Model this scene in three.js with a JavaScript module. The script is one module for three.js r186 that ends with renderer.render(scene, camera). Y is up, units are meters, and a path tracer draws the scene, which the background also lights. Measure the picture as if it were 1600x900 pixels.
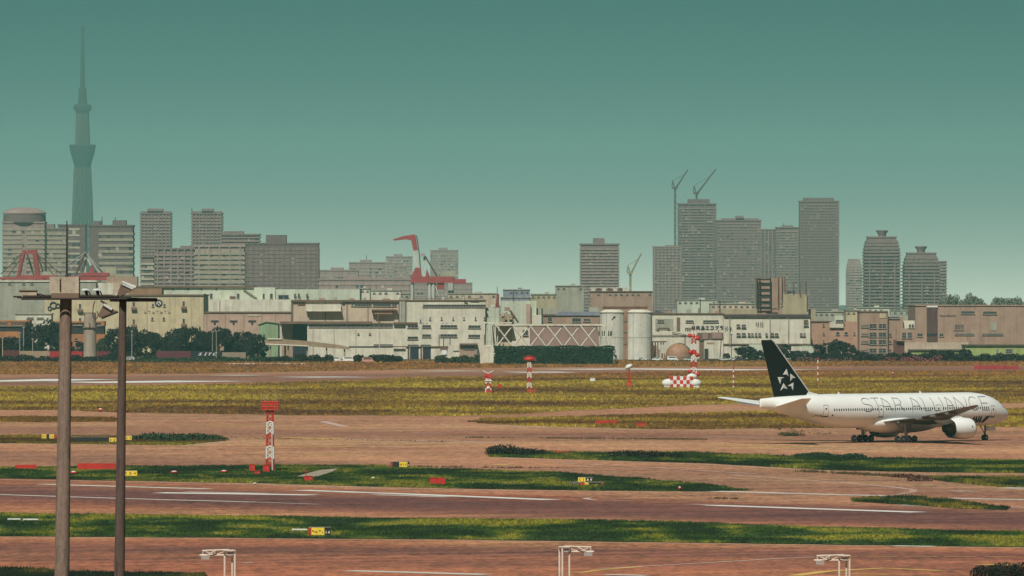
import * as THREE from 'three';
import { mergeGeometries } from 'three/addons/utils/BufferGeometryUtils.js';
import { FontLoader } from 'three/addons/loaders/FontLoader.js';
import { TextGeometry } from 'three/addons/geometries/TextGeometry.js';

// ---------------------------------------------------------------- camera, sky, sun, exposure, haze
const H = 26, F = 11760, HZ = 465;                       // eye height (m), focal length and horizon line of the 1600 px wide photograph
const scene = new THREE.Scene();
const camera = new THREE.PerspectiveCamera(2 * Math.atan(450 / F) * 180 / Math.PI, 16 / 9, 1, 80000);
camera.position.set(0, H, 0);
camera.lookAt(0, H + (HZ - 450) / F * 1000, -1000);
const renderer = new THREE.WebGLRenderer({ antialias: true });
renderer.toneMapping = THREE.LinearToneMapping;
renderer.toneMappingExposure = 1.18;
renderer.shadowMap.enabled = true;

const SKY_TOP = [0.0, 0.06, 0.068], SKY_LOW = [0.88, 0.84, 0.68];
{
  const W = 64, R = 2048, px = new Float32Array(W * R * 4);
  for (let j = 0; j < R; j++) {
    const e = Math.max(0, ((j + 0.5) / R - 0.5) * 180), t = Math.exp(-e / 0.55);
    for (let i = 0; i < W; i++) {
      for (let c = 0; c < 3; c++) px[(j * W + i) * 4 + c] = SKY_TOP[c] * (1 - t) + SKY_LOW[c] * t;
      px[(j * W + i) * 4 + 3] = 1;
    }
  }
  const sky = new THREE.DataTexture(px, W, R, THREE.RGBAFormat, THREE.FloatType);
  sky.mapping = THREE.EquirectangularReflectionMapping;
  sky.magFilter = sky.minFilter = THREE.LinearFilter;
  sky.needsUpdate = true;
  scene.background = sky;
  scene.environment = sky;
}
const sun = new THREE.DirectionalLight(new THREE.Color().setRGB(1, 0.945, 0.86), 3.9);
sun.name = 'sun';
{
  const el = 50 * Math.PI / 180, az = -16 * Math.PI / 180;  // behind the camera, a little to the left, high
  sun.target.position.set(0, 0, -1300);
  sun.position.set(Math.sin(az) * Math.cos(el), Math.sin(el), Math.cos(az) * Math.cos(el)).multiplyScalar(3000).add(sun.target.position);
  sun.castShadow = true;
  sun.shadow.camera.left = -700; sun.shadow.camera.right = 700; sun.shadow.camera.top = 2000; sun.shadow.camera.bottom = -1400; sun.shadow.camera.far = 9000;
  sun.shadow.mapSize.set(4096, 4096);
}
scene.add(sun, sun.target);
scene.fog = new THREE.FogExp2(new THREE.Color().setRGB(0.43, 0.95, 0.84), 0.00004);

// ---------------------------------------------------------------- helpers
let seed = 7;
const rnd = () => { seed = (seed + 0x6D2B79F5) | 0; let t = Math.imul(seed ^ (seed >>> 15), 1 | seed); t = (t + Math.imul(t ^ (t >>> 7), 61 | t)) ^ t; return ((t ^ (t >>> 14)) >>> 0) / 4294967296; };
const rr = (a, b) => a + (b - a) * rnd();
const V = (x, y, z) => new THREE.Vector3(x, y, z);
const X = (u, d) => (u - 800) / F * d, Y = (v, d) => H - (v - HZ) / F * d, D = (v) => H * F / (v - HZ);
const G = (u, v) => [X(u, D(v)), -D(v)];                 // a point of the ground plane
const clamp = (x, a, b) => Math.min(b, Math.max(a, x)), mix = (a, b, t) => a + (b - a) * t, sstep = (a, b, x) => { const t = clamp((x - a) / (b - a), 0, 1); return t * t * (3 - 2 * t); };
const hash = (x, y, s) => { let h = Math.imul(x, 374761393) + Math.imul(y, 668265263) + Math.imul(s, 974634777); h = Math.imul(h ^ (h >>> 13), 1274126177); return ((h ^ (h >>> 16)) >>> 0) / 4294967296; };
function noise(x, y, s = 0) {
  const ix = Math.floor(x), iy = Math.floor(y), fx = x - ix, fy = y - iy, a = fx * fx * (3 - 2 * fx), b = fy * fy * (3 - 2 * fy);
  return mix(mix(hash(ix, iy, s), hash(ix + 1, iy, s), a), mix(hash(ix, iy + 1, s), hash(ix + 1, iy + 1, s), a), b);
}
const fbm = (x, y, s, o = 3) => { let v = 0, a = 0.5, t = 0; for (let i = 0; i < o; i++) { v += a * noise(x, y, s + i); t += a; x *= 2.03; y *= 2.03; a *= 0.55; } return v / t; };

function dataTexture(w, h, f, srgb = true) {             // f gives linear rgb
  const px = new Uint8Array(w * h * 4), enc = (c) => Math.round(255 * clamp(srgb ? (c <= 0.0031308 ? 12.92 * c : 1.055 * Math.pow(c, 1 / 2.4) - 0.055) : c, 0, 1));
  for (let j = 0; j < h; j++) for (let i = 0; i < w; i++) { const c = f(i, j), k = (j * w + i) * 4; px[k] = enc(c[0]); px[k + 1] = enc(c[1]); px[k + 2] = enc(c[2]); px[k + 3] = 255; }
  const t = new THREE.DataTexture(px, w, h, THREE.RGBAFormat);
  t.magFilter = THREE.LinearFilter; t.minFilter = THREE.LinearMipmapLinearFilter; t.generateMipmaps = true; t.wrapS = t.wrapT = THREE.RepeatWrapping;
  if (srgb) t.colorSpace = THREE.SRGBColorSpace;
  t.needsUpdate = true;
  return t;
}
const wrapNoise = (x, y, p, q, s) => {                   // value noise that repeats every p by q cells
  const m = (a, n) => ((a % n) + n) % n, ix = Math.floor(x), iy = Math.floor(y), fx = x - ix, fy = y - iy, a = fx * fx * (3 - 2 * fx), b = fy * fy * (3 - 2 * fy);
  return mix(mix(hash(m(ix, p), m(iy, q), s), hash(m(ix + 1, p), m(iy, q), s), a), mix(hash(m(ix, p), m(iy + 1, q), s), hash(m(ix + 1, p), m(iy + 1, q), s), a), b);
};
// weathered wall coating: rain streaks, blotches and grain (32 m square)
const wallMap = dataTexture(512, 512, (i, j) => {
  const u = i / 512, v = j / 512;
  const streak = wrapNoise(u * 128, v * 4, 128, 4, 1) * 0.5 + wrapNoise(u * 40, v * 3, 40, 3, 2) * 0.5, blot = wrapNoise(u * 12, v * 12, 12, 12, 3) * 0.6 + wrapNoise(u * 37, v * 37, 37, 37, 4) * 0.4, g = hash(i, j, 9);
  const k = 1 - 0.26 * Math.pow(streak, 2) - 0.22 * blot - 0.22 * g * g;
  return [k, k * (1 - 0.05 * blot), k * (1 - 0.1 * streak)];
});
const grainMap = dataTexture(256, 256, (i, j) => { const k = 1 - 0.35 * hash(i, j, 3) * wrapNoise(i / 8, j / 8, 32, 32, 5) - 0.18 * wrapNoise(i / 32, j / 32, 8, 8, 6); return [k, k, k]; });
const skinMap = dataTexture(512, 256, (i, j) => { const k = 1 - 0.05 * wrapNoise(i / 4, j / 32, 128, 8, 5) - 0.05 * wrapNoise(i / 40, j / 32, 13, 8, 6) - 0.03 * hash(i, j, 8); return [k, k, k * 0.995]; });

const mats = {};
function M(name, r, g, b, o = {}) {
  return mats[name] ??= Object.assign(new THREE.MeshStandardMaterial({ color: new THREE.Color().setRGB(r, g, b), roughness: o.rough ?? 0.85, metalness: o.metal ?? 0, map: o.map === undefined ? wallMap : o.map, side: THREE.DoubleSide, flatShading: !!o.flat }), { name });
}
const taken = {};
function numbered(n) { const k = taken[n] = (taken[n] ?? -1) + 1; return k ? n + '_' + String(k).padStart(3, '0') : n; }
function thing(name, label, category, x = 0, y = 0, z = 0, group) {
  const o = new THREE.Group(); o.name = numbered(name); o.position.set(x, y, z); o.userData = { label, category };
  if (group) o.userData.group = group;
  scene.add(o); return o;
}
function part(parent, name, geo, mat, label) {
  const same = Array.isArray(geo) && geo.every((q) => !q.index === !geo[0].index);
  const m = new THREE.Mesh(Array.isArray(geo) ? mergeGeometries(same ? geo : geo.map(noIndex)) : geo, mat);
  m.name = name; m.castShadow = m.receiveShadow = true; if (label) m.userData.label = label;
  parent.add(m); return m;
}
const stuff = (m) => { m.userData.kind = 'stuff'; return m; };
function structure(name, geo, mat) { const m = part(scene, numbered(name), geo, mat); m.userData.kind = 'structure'; return m; }
const UVM = 1 / 32;
function box(w, h, d, x = 0, y = 0, z = 0) {             // centred on x, z; y is its underside; uv in metres / 32
  const g = new THREE.BoxGeometry(w, h, d), uv = g.attributes.uv, s = [[d, h], [d, h], [w, d], [w, d], [w, h], [w, h]], ox = x * 0.031, oy = y * 0.031 + z * 0.0173;
  for (let i = 0; i < 24; i++) uv.setXY(i, uv.getX(i) * s[i >> 2][0] * UVM + ox, uv.getY(i) * s[i >> 2][1] * UVM + oy);
  return g.translate(x, y + h / 2, z);
}
function rod(a, b, r0, r1 = r0, seg = 6) {
  const l = a.distanceTo(b), g = new THREE.CylinderGeometry(r1, r0, l, seg, 1), uv = g.attributes.uv;
  for (let i = 0; i < uv.count; i++) uv.setXY(i, uv.getX(i) * r0 * 6.28 * UVM, uv.getY(i) * l * UVM);
  g.translate(0, l / 2, 0).applyQuaternion(new THREE.Quaternion().setFromUnitVectors(V(0, 1, 0), b.clone().sub(a).normalize()));
  return g.translate(a.x, a.y, a.z);
}
function prism(pts, depth, x = 0, y = 0, z = 0) {        // outline in x, y, extruded along z from z - depth to z
  const s = new THREE.Shape(); pts.forEach(([a, b], i) => i ? s.lineTo(a, b) : s.moveTo(a, b));
  const g = new THREE.ExtrudeGeometry(s, { depth, bevelEnabled: false }), uv = g.attributes.uv;
  for (let i = 0; i < uv.count; i++) uv.setXY(i, uv.getX(i) * UVM, uv.getY(i) * UVM);
  return g.translate(x, y, z - depth);
}
const noIndex = (g) => g.index ? g.toNonIndexed() : g;
const tri = (pts) => { const g = new THREE.BufferGeometry(); g.setAttribute('position', new THREE.Float32BufferAttribute(pts.flat(), 3)); g.setAttribute('uv', new THREE.Float32BufferAttribute(pts.flatMap((p) => [p[0] * UVM, p[1] * UVM]), 2)); g.computeVertexNormals(); return g; };

// common colours
const GLASS = M('dark glass', 0.03, 0.035, 0.04, { rough: 0.25, map: null }), FRAME = M('window frame', 0.34, 0.3, 0.25, { map: grainMap }), DARK = M('dark steel', 0.035, 0.03, 0.03, { map: grainMap });
const WHITE = M('white paint', 0.78, 0.78, 0.74, { rough: 0.6, map: grainMap }), RED = M('red paint', 0.56, 0.02, 0.012, { rough: 0.6, map: grainMap }), YELLOW = M('yellow panel', 0.78, 0.6, 0.06, { rough: 0.6, map: null }), BLACK = M('black panel', 0.015, 0.014, 0.013, { rough: 0.6, map: null });
const RUST = M('rusty trim', 0.17, 0.075, 0.045), CONCRETE = M('concrete', 0.42, 0.34, 0.26), STEEL = M('galvanised steel', 0.38, 0.35, 0.32, { rough: 0.5, map: grainMap });

// a building or other large thing laid out on its front plane, d metres away; u, v are picture columns and rows turned into metres at that distance
function site(name, label, category, d, u0, u1, group) {
  const ox = (X(u0, d) + X(u1, d)) / 2, g = thing(name, label, category, ox, 0, -d, group);
  const b = {
    g, d, ox, m: d / F,
    P: (u, v, z = 0) => V(X(u, d) - ox, v === null ? 0 : Math.max(0, Y(v, d)), z),
    geo(u0, v0, u1, v1, zf = 0, dep = 20) { const p = b.P(u0, v1), q = b.P(u1, v0); return box(q.x - p.x, q.y - p.y, dep, (p.x + q.x) / 2, p.y, zf - dep / 2); },
    box(n, u0, v0, u1, v1, mat, zf = 0, dep = 20, parent = g, label) { return part(parent, n, b.geo(u0, v0, u1, v1, zf, dep), mat, label); },
    boxes(n, list, mat, zf = 0, dep = 20, parent = g) { return part(parent, n, list.map((q) => b.geo(...q, zf, dep)), mat); },
    rods(n, list, r, mat, seg = 5, parent = g) { return part(parent, n, list.map(([p, q, k]) => rod(b.P(...p), b.P(...q), k ?? r, k ?? r, seg)), mat); },
    // a window: frame bars standing proud, each pane set back between them
    win(u0, v0, u1, v1, nx = 1, ny = 1, zf = 0, pane = GLASS, frame = FRAME, w = 0.14) {
      const p = b.P(u0, v1), q = b.P(u1, v0), W = q.x - p.x, Hh = q.y - p.y, bars = [];
      for (let i = 0; i <= nx; i++) bars.push(box(w, Hh + w, 0.22, p.x + W * i / nx, p.y - w / 2, zf + 0.1));
      for (let j = 0; j <= ny; j++) bars.push(box(W, w, 0.2, p.x + W / 2, p.y + Hh * j / ny - w / 2, zf + 0.1));
      const f = part(g, 'window', bars, frame);
      const each = (u1 - u0) / nx >= 5.5;
      if (each) for (let i = 0; i < nx; i++) part(f, 'pane', box(W / nx - w, Hh - w, 0.06, p.x + W * (i + 0.5) / nx, p.y + w / 2, zf + 0.04), pane);
      else part(f, 'pane', box(W - w, Hh - w, 0.06, p.x + W / 2, p.y + w / 2, zf + 0.04), pane);
      part(f, 'sill', box(W + 0.5, 0.14, 0.45, p.x + W / 2, p.y - w / 2 - 0.15, zf + 0.2), frame);
      return f;
    },
    grid(cols, rows, w, h, nx, ny, zf = 0, pane = GLASS) { for (const v of rows) for (const u of cols) b.win(u - w / 2, v - h / 2, u + w / 2, v + h / 2, nx, ny, zf, pane); },
  };
  return b;
}

// ---------------------------------------------------------------- ground, pavement, grass
const EX = 330, Z0 = -280, ZR = 2800;                    // extent of the two airfield colour maps
const gu = (x, z) => [(x + EX) / (2 * EX), (Z0 - z) / ZR];
const distLine = (x, z, [ax, az], [bx, bz]) => { const dx = bx - ax, dz = bz - az, l = Math.hypot(dx, dz); return ((x - ax) * dz - (z - az) * dx) / l; };
const rubber = [                                          // runway and taxiway strips where tyres have left rubber: [from, to, half width, strength]
  [G(0, 770), G(1600, 812), 34, 0.95], [G(0, 856), G(1600, 869), 15, 0.66], [G(0, 872), G(1600, 886), 12, 0.4], [G(0, 716), G(1600, 752), 26, 0.38],
  [G(0, 672), G(1600, 688), 36, 0.34], [G(0, 596), G(1600, 576), 95, 0.55], [G(600, 735), G(1600, 775), 22, 0.4],
];
const pale = [[G(600, 693), G(1600, 704), 30, 0.5], [G(0, 700), G(700, 724), 30, 0.3], [G(0, 838), G(1600, 858), 9, 0.5], [G(0, 793), G(1600, 829), 14, 0.45], [G(0, 660), G(800, 664), 40, 0.25]];
const TEX = 2048;
const asphaltMap = dataTexture(TEX, TEX, (i, j) => {
  const x = (i + 0.5) / TEX * 2 * EX - EX, z = Z0 - (j + 0.5) / TEX * ZR;
  const al = x * 0.9 - z * -0.44, ac = x * 0.44 + z * 0.9;         // along and across the near taxiways
  const sweep = fbm(al / 90 + fbm(x / 60, z / 60, 13, 2) * 1.5, ac / 2.6, 21, 3), red = fbm(x / 30, z / 45, 17, 2);
  let k = 0.72 + 0.3 * fbm(x / 22, z / 60, 11, 3) + 0.8 * (sweep - 0.5) + 0.6 * (hash(i, j, 31) - 0.5) + 0.35 * (noise(x / 0.9, z / 5, 33) - 0.5);
  let dark = 0, light = 0;
  for (const [a, b, w, s] of rubber) { const q = Math.abs(distLine(x, z, a, b)) / w, wob = fbm(al / 70, ac / 3, 41, 2); if (q < 1.6) dark = Math.max(dark, s * sstep(1.35, 0.35, q + (wob - 0.5) * 0.9) * (0.55 + 0.75 * wob)); }
  for (const [a, b, w, s] of pale) { const q = Math.abs(distLine(x, z, a, b)) / w; if (q < 1.5) light = Math.max(light, s * sstep(1.4, 0.5, q + 0.5 * (noise(x / 9, z / 14, 51) - 0.5))); }
  const slab = Math.abs(((ac / 7.5) % 1 + 1) % 1 - 0.5) > 0.47 ? 0.92 : 1, patch = noise(Math.floor(al / 31) * 3.7, Math.floor(ac / 7.5) * 5.3, 61) * 0.1 + 0.95;
  k *= slab * patch * (1 + 0.35 * light);
  const older = distLine(x, z, G(0, 745), G(1600, 800)) > 0 ? 1 : 0, r = mix(0.375, 0.42, older) * k, g = (mix(0.108, 0.162, older) + 0.05 * red) * k * (1 + 0.22 * light), b = (mix(0.052, 0.086, older) + 0.024 * red) * k * (1 + 0.15 * light), dk = 0.7 + 0.9 * (k - 0.7);
  return [mix(r, 0.135 * dk, dark), mix(g, 0.042 * dk, dark), mix(b, 0.038 * dk, dark)];
});
const grassTone = (x, z) => {                              // dry turf to green turf, linear rgb
  const far = sstep(-1220, -1420, z), n = fbm(x / 46, z / 52, 71, 3), m = fbm(x / 5, z / 14, 81, 3), s = fbm(x / 75, z / 66, 91, 3), p = fbm(x / 13, z / 24, 95, 2);
  const ramp = (t, a, b, c) => [0, 1, 2].map((q) => t < 0.5 ? mix(a[q], b[q], t * 2) : mix(b[q], c[q], t * 2 - 1));
  const near = ramp(clamp(0.45 + 2.6 * (m - 0.5) + 1.9 * (p - 0.5), 0, 1), [0.011, 0.031, 0.004], [0.036, 0.076, 0.008], [0.2, 0.185, 0.02]);
  const dry = ramp(clamp(0.52 + 2.3 * (s - 0.5) + 1.3 * (n - 0.5) + 0.5 * (m - 0.5), 0, 1), [0.115, 0.045, 0.009], [0.235, 0.143, 0.017], [0.335, 0.24, 0.026]), rust = [0.25 * (0.5 + m), 0.1 * (0.5 + m), 0.024], w = 0.75 * sstep(-2330, -2560, z);
  return [0, 1, 2].map((q) => mix(mix(near[q], dry[q], far), rust[q], w));
};
const grassMap = dataTexture(TEX / 2, TEX, (i, j) => { const x = (i + 0.5) / (TEX / 2) * 2 * EX - EX, z = Z0 - (j + 0.5) / TEX * ZR, k = 0.5 + 0.9 * hash(i, j, 5); return grassTone(x, z).map((c) => c * k); });
const ASPHALT = M('weathered asphalt', 1, 1, 1, { map: asphaltMap, rough: 0.92 }), TURF = M('turf', 1, 1, 1, { map: grassMap, rough: 1 }), EARTH = M('built up ground', 0.16, 0.1, 0.07, { rough: 1 });
{
  const g = new THREE.PlaneGeometry(16000, 26500).rotateX(-Math.PI / 2).translate(0, -0.1, -12750), uv = g.attributes.uv;
  for (let i = 0; i < uv.count; i++) uv.setXY(i, uv.getX(i) * 500, uv.getY(i) * 800);
  structure('ground', g, EARTH);
}
function sheet(pts, y) {                                   // a flat polygon of ground, uv as in the colour maps
  const g = new THREE.ShapeGeometry(new THREE.Shape(pts.map(([x, z]) => new THREE.Vector2(x, -z)))).rotateX(-Math.PI / 2).translate(0, y, 0), p = g.attributes.position, uv = g.attributes.uv;
  for (let i = 0; i < p.count; i++) uv.setXY(i, ...gu(p.getX(i), p.getZ(i)));
  return g;
}
const pavement = structure('taxiway_pavement', sheet([[-EX, Z0], [EX, Z0], [EX, -3075], [-EX, -3075]], 0), ASPHALT);

const ragged = (px, amp) => {                              // polygon in picture columns and rows -> ground points with a ragged edge
  const w = px.map(([u, v]) => G(u, v)), out = [];
  w.forEach(([x, z], i) => {
    const [x1, z1] = w[(i + 1) % w.length], n = Math.max(1, Math.min(80, Math.round(Math.hypot(x1 - x, z1 - z) / 3)));
    for (let k = 0; k < n; k++) out.push([mix(x, x1, k / n) + rr(-amp, amp) * 0.3, mix(z, z1, k / n) + rr(-amp, amp)]);
  });
  return out;
};
const inside = (x, z, p) => { let c = false; for (let i = 0, j = p.length - 1; i < p.length; j = i++) if ((p[i][1] > z) !== (p[j][1] > z) && x < (p[j][0] - p[i][0]) * (z - p[i][1]) / (p[j][1] - p[i][1]) + p[i][0]) c = !c; return c; };
const tuftShape = (() => {
  const t = [];
  for (let k = 0; k < 7; k++) { const a = rr(0, 6.28), r = rr(0.05, 0.5), x = Math.cos(a) * r, z = Math.sin(a) * r, w = rr(0.07, 0.15), h = rr(0.45, 1), l = rr(-0.25, 0.25), b = rr(0, 3.14); t.push([x - Math.cos(b) * w, -0.05, z - Math.sin(b) * w], [x + Math.cos(b) * w, -0.05, z + Math.sin(b) * w], [x + l, h, z + rr(-0.2, 0.2)]); }
  return tri(t);
})();
const TUFT = M('grass blades', 1, 1, 1, { map: null, rough: 1 });
function tufts(name, label, list) {                        // list of [x, y, z, size, [r, g, b]]
  const m = new THREE.InstancedMesh(tuftShape, TUFT, list.length), q = new THREE.Matrix4(), c = new THREE.Color();
  list.forEach(([x, y, z, s, col], i) => { q.makeRotationY(rr(0, 6.28)).scale(V(s * rr(1, 1.7), s, s * rr(1, 1.7))).setPosition(x, y, z); m.setMatrixAt(i, q); m.setColorAt(i, c.setRGB(...col)); });
  m.name = numbered(name); m.castShadow = m.receiveShadow = true; m.userData = { label, category: 'grass', kind: 'stuff' }; scene.add(m);
}
// pale concrete pad let into the green strip; no grass grows on it
const padEdge = ragged([[462, 746.5], [480, 741], [500, 736], [520, 734], [530, 733], [520, 738], [505, 743], [490, 747.5]], 0.3);
structure('concrete_path', sheet(padEdge, 0.16), CONCRETE);
let lift = 0.02;
function lawn(label, px, amp, area, size, tone = [1, 1, 1], sheetName = 'grass_verge') {
  const p = ragged(px, amp), xs = p.map((q) => q[0]), zs = p.map((q) => q[1]), x0 = Math.max(-EX + 5, Math.min(...xs)), x1 = Math.min(EX - 5, Math.max(...xs)), z0 = Math.min(...zs), z1 = Math.max(...zs), list = [];
  structure(sheetName, sheet(p, lift += 0.004), TURF);
  const n = Math.round((x1 - x0) * (z1 - z0) / area);
  for (let i = 0; i < n; i++) { const x = rr(x0, x1), z = rr(z0, z1); if (!inside(x, z, p) || inside(x, z, padEdge)) continue; const k = 0.45 + 1.5 * Math.pow(rnd(), 1.6), c = grassTone(x, z); list.push([x, lift, z, size * rr(0.5, 1.3) * (0.6 + 0.8 * noise(x / 7, z / 12, 3)), c.map((q, h) => q * k * tone[h])]); }
  tufts('grass', label, list);
}
const GREEN = [0.8, 0.85, 0.8];
lawn('dry brown grass below the warehouses at the far edge', [[-200, 586], [300, 584], [600, 578], [760, 575], [1000, 573], [1800, 572], [1800, 563], [1000, 563], [600, 563], [-200, 563]], 4, 9, 0.7, [1, 1, 1]);
lawn('wide olive field between far runway and taxiway', [[-200, 605], [200, 603], [330, 601], [560, 595], [640, 590], [760, 588], [900, 584], [1000, 582], [1200, 580], [1800, 580], [1800, 629], [1200, 631], [1100, 632], [1000, 637], [870, 643], [800, 648], [700, 650], [520, 649], [400, 648], [200, 645], [100, 641], [-200, 639]], 3, 3, 0.55, [1, 1, 1], 'grass_field');
lawn('olive grass island behind the airliner', [[730, 659], [760, 655], [850, 652], [950, 650], [1100, 645], [1200, 643], [1800, 637], [1800, 666], [1200, 669], [1100, 671], [1000, 670], [850, 666], [770, 663]], 2, 1.2, 0.5, [1, 1, 1], 'grass_island');
lawn('thin dark grass strip left of the tall mast', [[-200, 650], [100, 652], [180, 654], [186, 659], [60, 660], [-200, 658]], 1.5, 0.7, 0.5, [0.6, 0.45, 0.6]);
lawn('green strip beneath the small yellow signs', [[-200, 682], [100, 681], [200, 682], [345, 681], [352, 689], [280, 696], [150, 694], [-200, 690]], 1, 0.35, 0.35, GREEN);
lawn('long dark green strip in front of the airliner', [[765, 708], [800, 705], [900, 707], [1100, 709], [1200, 713], [1300, 715], [1450, 718], [1800, 722], [1800, 741], [1450, 738], [1300, 735], [1100, 724], [900, 718], [765, 714]], 0.8, 0.28, 0.42, [0.7, 0.78, 0.7]);
lawn('green strip beside the red and white mast', [[-200, 731], [200, 729], [390, 728], [440, 728], [600, 728], [700, 733], [850, 738], [1000, 748], [1100, 757], [1175, 766], [1100, 768], [800, 765], [600, 761], [400, 755], [-200, 744]], 0.7, 0.26, 0.3, GREEN);
lawn('grass wedge at the right edge behind markings', [[1440, 746], [1520, 746], [1800, 748], [1800, 767], [1560, 761], [1480, 753]], 0.8, 0.35, 0.45, [0.6, 0.55, 0.6]);
lawn('narrow grass wedge between white lines at right', [[1330, 779], [1420, 777], [1500, 785], [1578, 793], [1575, 797], [1500, 795], [1400, 788], [1335, 784]], 0.6, 0.25, 0.4, [0.7, 0.6, 0.7]);
lawn('bright green strip across the foreground', [[-200, 801], [300, 806], [700, 811], [1000, 815], [1300, 824], [1800, 837], [1800, 858], [1300, 851], [1000, 847], [700, 843], [300, 840], [-200, 837]], 0.6, 0.2, 0.24, [1.05, 1.05, 0.9]);
lawn('dark grass at the lower left corner', [[-200, 889], [60, 891], [105, 896], [320, 897], [320, 925], [-200, 925]], 0.4, 0.12, 0.35, [0.4, 0.35, 0.5]);
// weeds growing along joints of the pavement
{
  const list = [], run = (a, b, n, w, s) => { for (let i = 0; i < n; i++) { const t = rnd(), [x, z] = G(mix(a[0], b[0], t), mix(a[1], b[1], t)); if (noise(t * 40, n, 8) < 0.35) continue; list.push([x + rr(-w, w), 0, z + rr(-w, w), s * rr(0.4, 1.2), [0.09 * rr(0.6, 1.3), 0.06 * rr(0.6, 1.3), 0.018]]); } };
  run([735, 684], [1095, 687], 900, 1.2, 0.4); run([350, 684], [700, 690], 300, 0.8, 0.25); run([1260, 737], [1445, 747], 900, 1.6, 0.5); run([1200, 668], [1300, 680], 60, 2, 0.5); run([1225, 680], [1245, 681], 90, 1.5, 0.9);
  run([395, 727], [870, 732], 260, 0.6, 0.4); run([0, 784], [560, 790], 140, 0.5, 0.2); run([1110, 779], [1150, 780], 60, 0.5, 0.4);
  tufts('weeds', 'brown weeds in the joints of the taxiways', list);
}
// painted lines: thin sheets on the pavement
const LINE = M('worn white line paint', 0.7, 0.64, 0.56, { map: grainMap }), LINEY = M('worn yellow line paint', 0.72, 0.44, 0.12, { map: grainMap }), LINEP = M('pink faded line paint', 0.62, 0.4, 0.34, { map: grainMap }), BRIGHT = M('fresh white line paint', 0.82, 0.8, 0.75, { map: grainMap });
let ml = 0.012;
function stripe(pts, w, mat, name = 'painted_line') {       // pts in picture columns and rows, w in metres of ground
  const c = pts.map(([u, v]) => G(u, v)), L = [], R = [];
  ml += 0.0007;
  c.forEach((p, i) => { const a = c[Math.max(0, i - 1)], b = c[Math.min(c.length - 1, i + 1)], l = Math.hypot(b[0] - a[0], b[1] - a[1]), nx = -(b[1] - a[1]) / l * w / 2, nz = (b[0] - a[0]) / l * w / 2; L.push([p[0] + nx, p[1] + nz]); R.unshift([p[0] - nx, p[1] - nz]); });
  part(pavement, name, sheet([...L, ...R], ml), mat);
}
const EDGE = M('pale shoulder edge', 0.56, 0.4, 0.27, { map: grainMap });
stripe([[-200, 745.5], [400, 756.5], [600, 762.5], [800, 766.5], [1100, 769.5]], 1.5, EDGE, 'shoulder_edge'); stripe([[-200, 838], [300, 841], [700, 844], [1000, 848], [1300, 852], [1800, 859]], 1.1, EDGE, 'shoulder_edge'); stripe([[765, 715.5], [900, 719.5], [1100, 725.5], [1300, 736.5], [1450, 739.5], [1800, 742.5]], 1.4, EDGE, 'shoulder_edge'); stripe([[770, 664.5], [850, 667.5], [1000, 671.5], [1100, 672.5], [1200, 670.5]], 2, EDGE, 'shoulder_edge'); stripe([[-200, 691], [150, 695], [280, 697], [350, 690]], 1.2, EDGE, 'shoulder_edge');
stripe([[66, 756.5], [200, 760.5], [327, 764]], 2.6, LINE); stripe([[248, 770], [360, 771.5], [490, 773.5]], 4.2, BRIGHT); stripe([[290, 768.6], [420, 771]], 2, LINE); stripe([[-40, 771.5], [190, 779], [395, 784.5]], 1.6, LINE); stripe([[395, 784.5], [500, 788]], 0.7, LINE);
stripe([[470, 766], [660, 773], [862, 781]], 3.2, BRIGHT); stripe([[585, 773], [700, 776.5]], 1.6, BRIGHT); stripe([[1110, 789.5], [1270, 795], [1436, 800.5]], 3.2, BRIGHT); stripe([[1110, 767.5], [1270, 772], [1430, 776]], 3.4, LINE);
stripe([[1140, 742], [1300, 753], [1395, 761], [1428, 765.5], [1425, 769], [1400, 773]], 1, LINEP); stripe([[1480, 778.5], [1600, 781], [1800, 782]], 3.6, LINE); stripe([[1490, 767], [1512, 767.6]], 2.4, LINE); stripe([[1518, 768.5], [1525, 768.8]], 2, LINE); stripe([[1408, 789], [1460, 791.5]], 1.8, LINE);
stripe([[1565, 762.5], [1800, 765]], 5, LINE, 'painted_line'); stripe([[1545, 792], [1800, 796]], 1.4, LINE);
stripe([[545, 892], [620, 894], [760, 898]], 2.6, LINE); stripe([[1395, 853], [1460, 854]], 2.2, LINE); for (let k = 0; k < 6; k++) stripe([[1290 + k * 62, 869.5 + k * 0.1], [1340 + k * 62, 869.6 + k * 0.1]], 0.8, LINEY);
stripe([[1530, 882], [1800, 888]], 1.9, LINEY); stripe([[1240, 900], [1290, 893], [1380, 888], [1470, 892]], 1.6, LINEY); stripe([[945, 898], [1010, 899.5]], 1.8, LINE); stripe([[938, 889], [1100, 880], [1220, 873], [1300, 870]], 0.8, LINEP); stripe([[1310, 896], [1390, 898]], 1.2, LINEY); stripe([[880, 896], [910, 895], [935, 891], [1000, 886]], 0.9, LINEY); stripe([[380, 880], [395, 880]], 1, LINE);
stripe([[278, 663], [388, 664]], 3, LINEY); stripe([[445, 684], [530, 686.5]], 4.2, LINEY); stripe([[530, 686.5], [720, 690], [800, 692]], 3, LINEP); stripe([[395, 697], [560, 698.5]], 3, LINEY); stripe([[485, 709.5], [550, 710.5]], 2.4, LINEY); stripe([[640, 676], [690, 677]], 2, LINEP); stripe([[540, 667], [505, 659], [530, 657.5]], 2, LINEP); stripe([[1130, 697], [1290, 699]], 3, LINEY); stripe([[1100, 682], [1210, 684]], 2, LINEP); stripe([[770, 727], [800, 725.5]], 2, LINEY);
stripe([[870, 724], [1020, 731], [1180, 741]], 1, LINEP); stripe([[920, 778], [915, 780], [930, 782], [990, 783]], 1, LINEP); stripe([[1080, 788], [1110, 789.5]], 1.4, LINEP);
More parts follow.
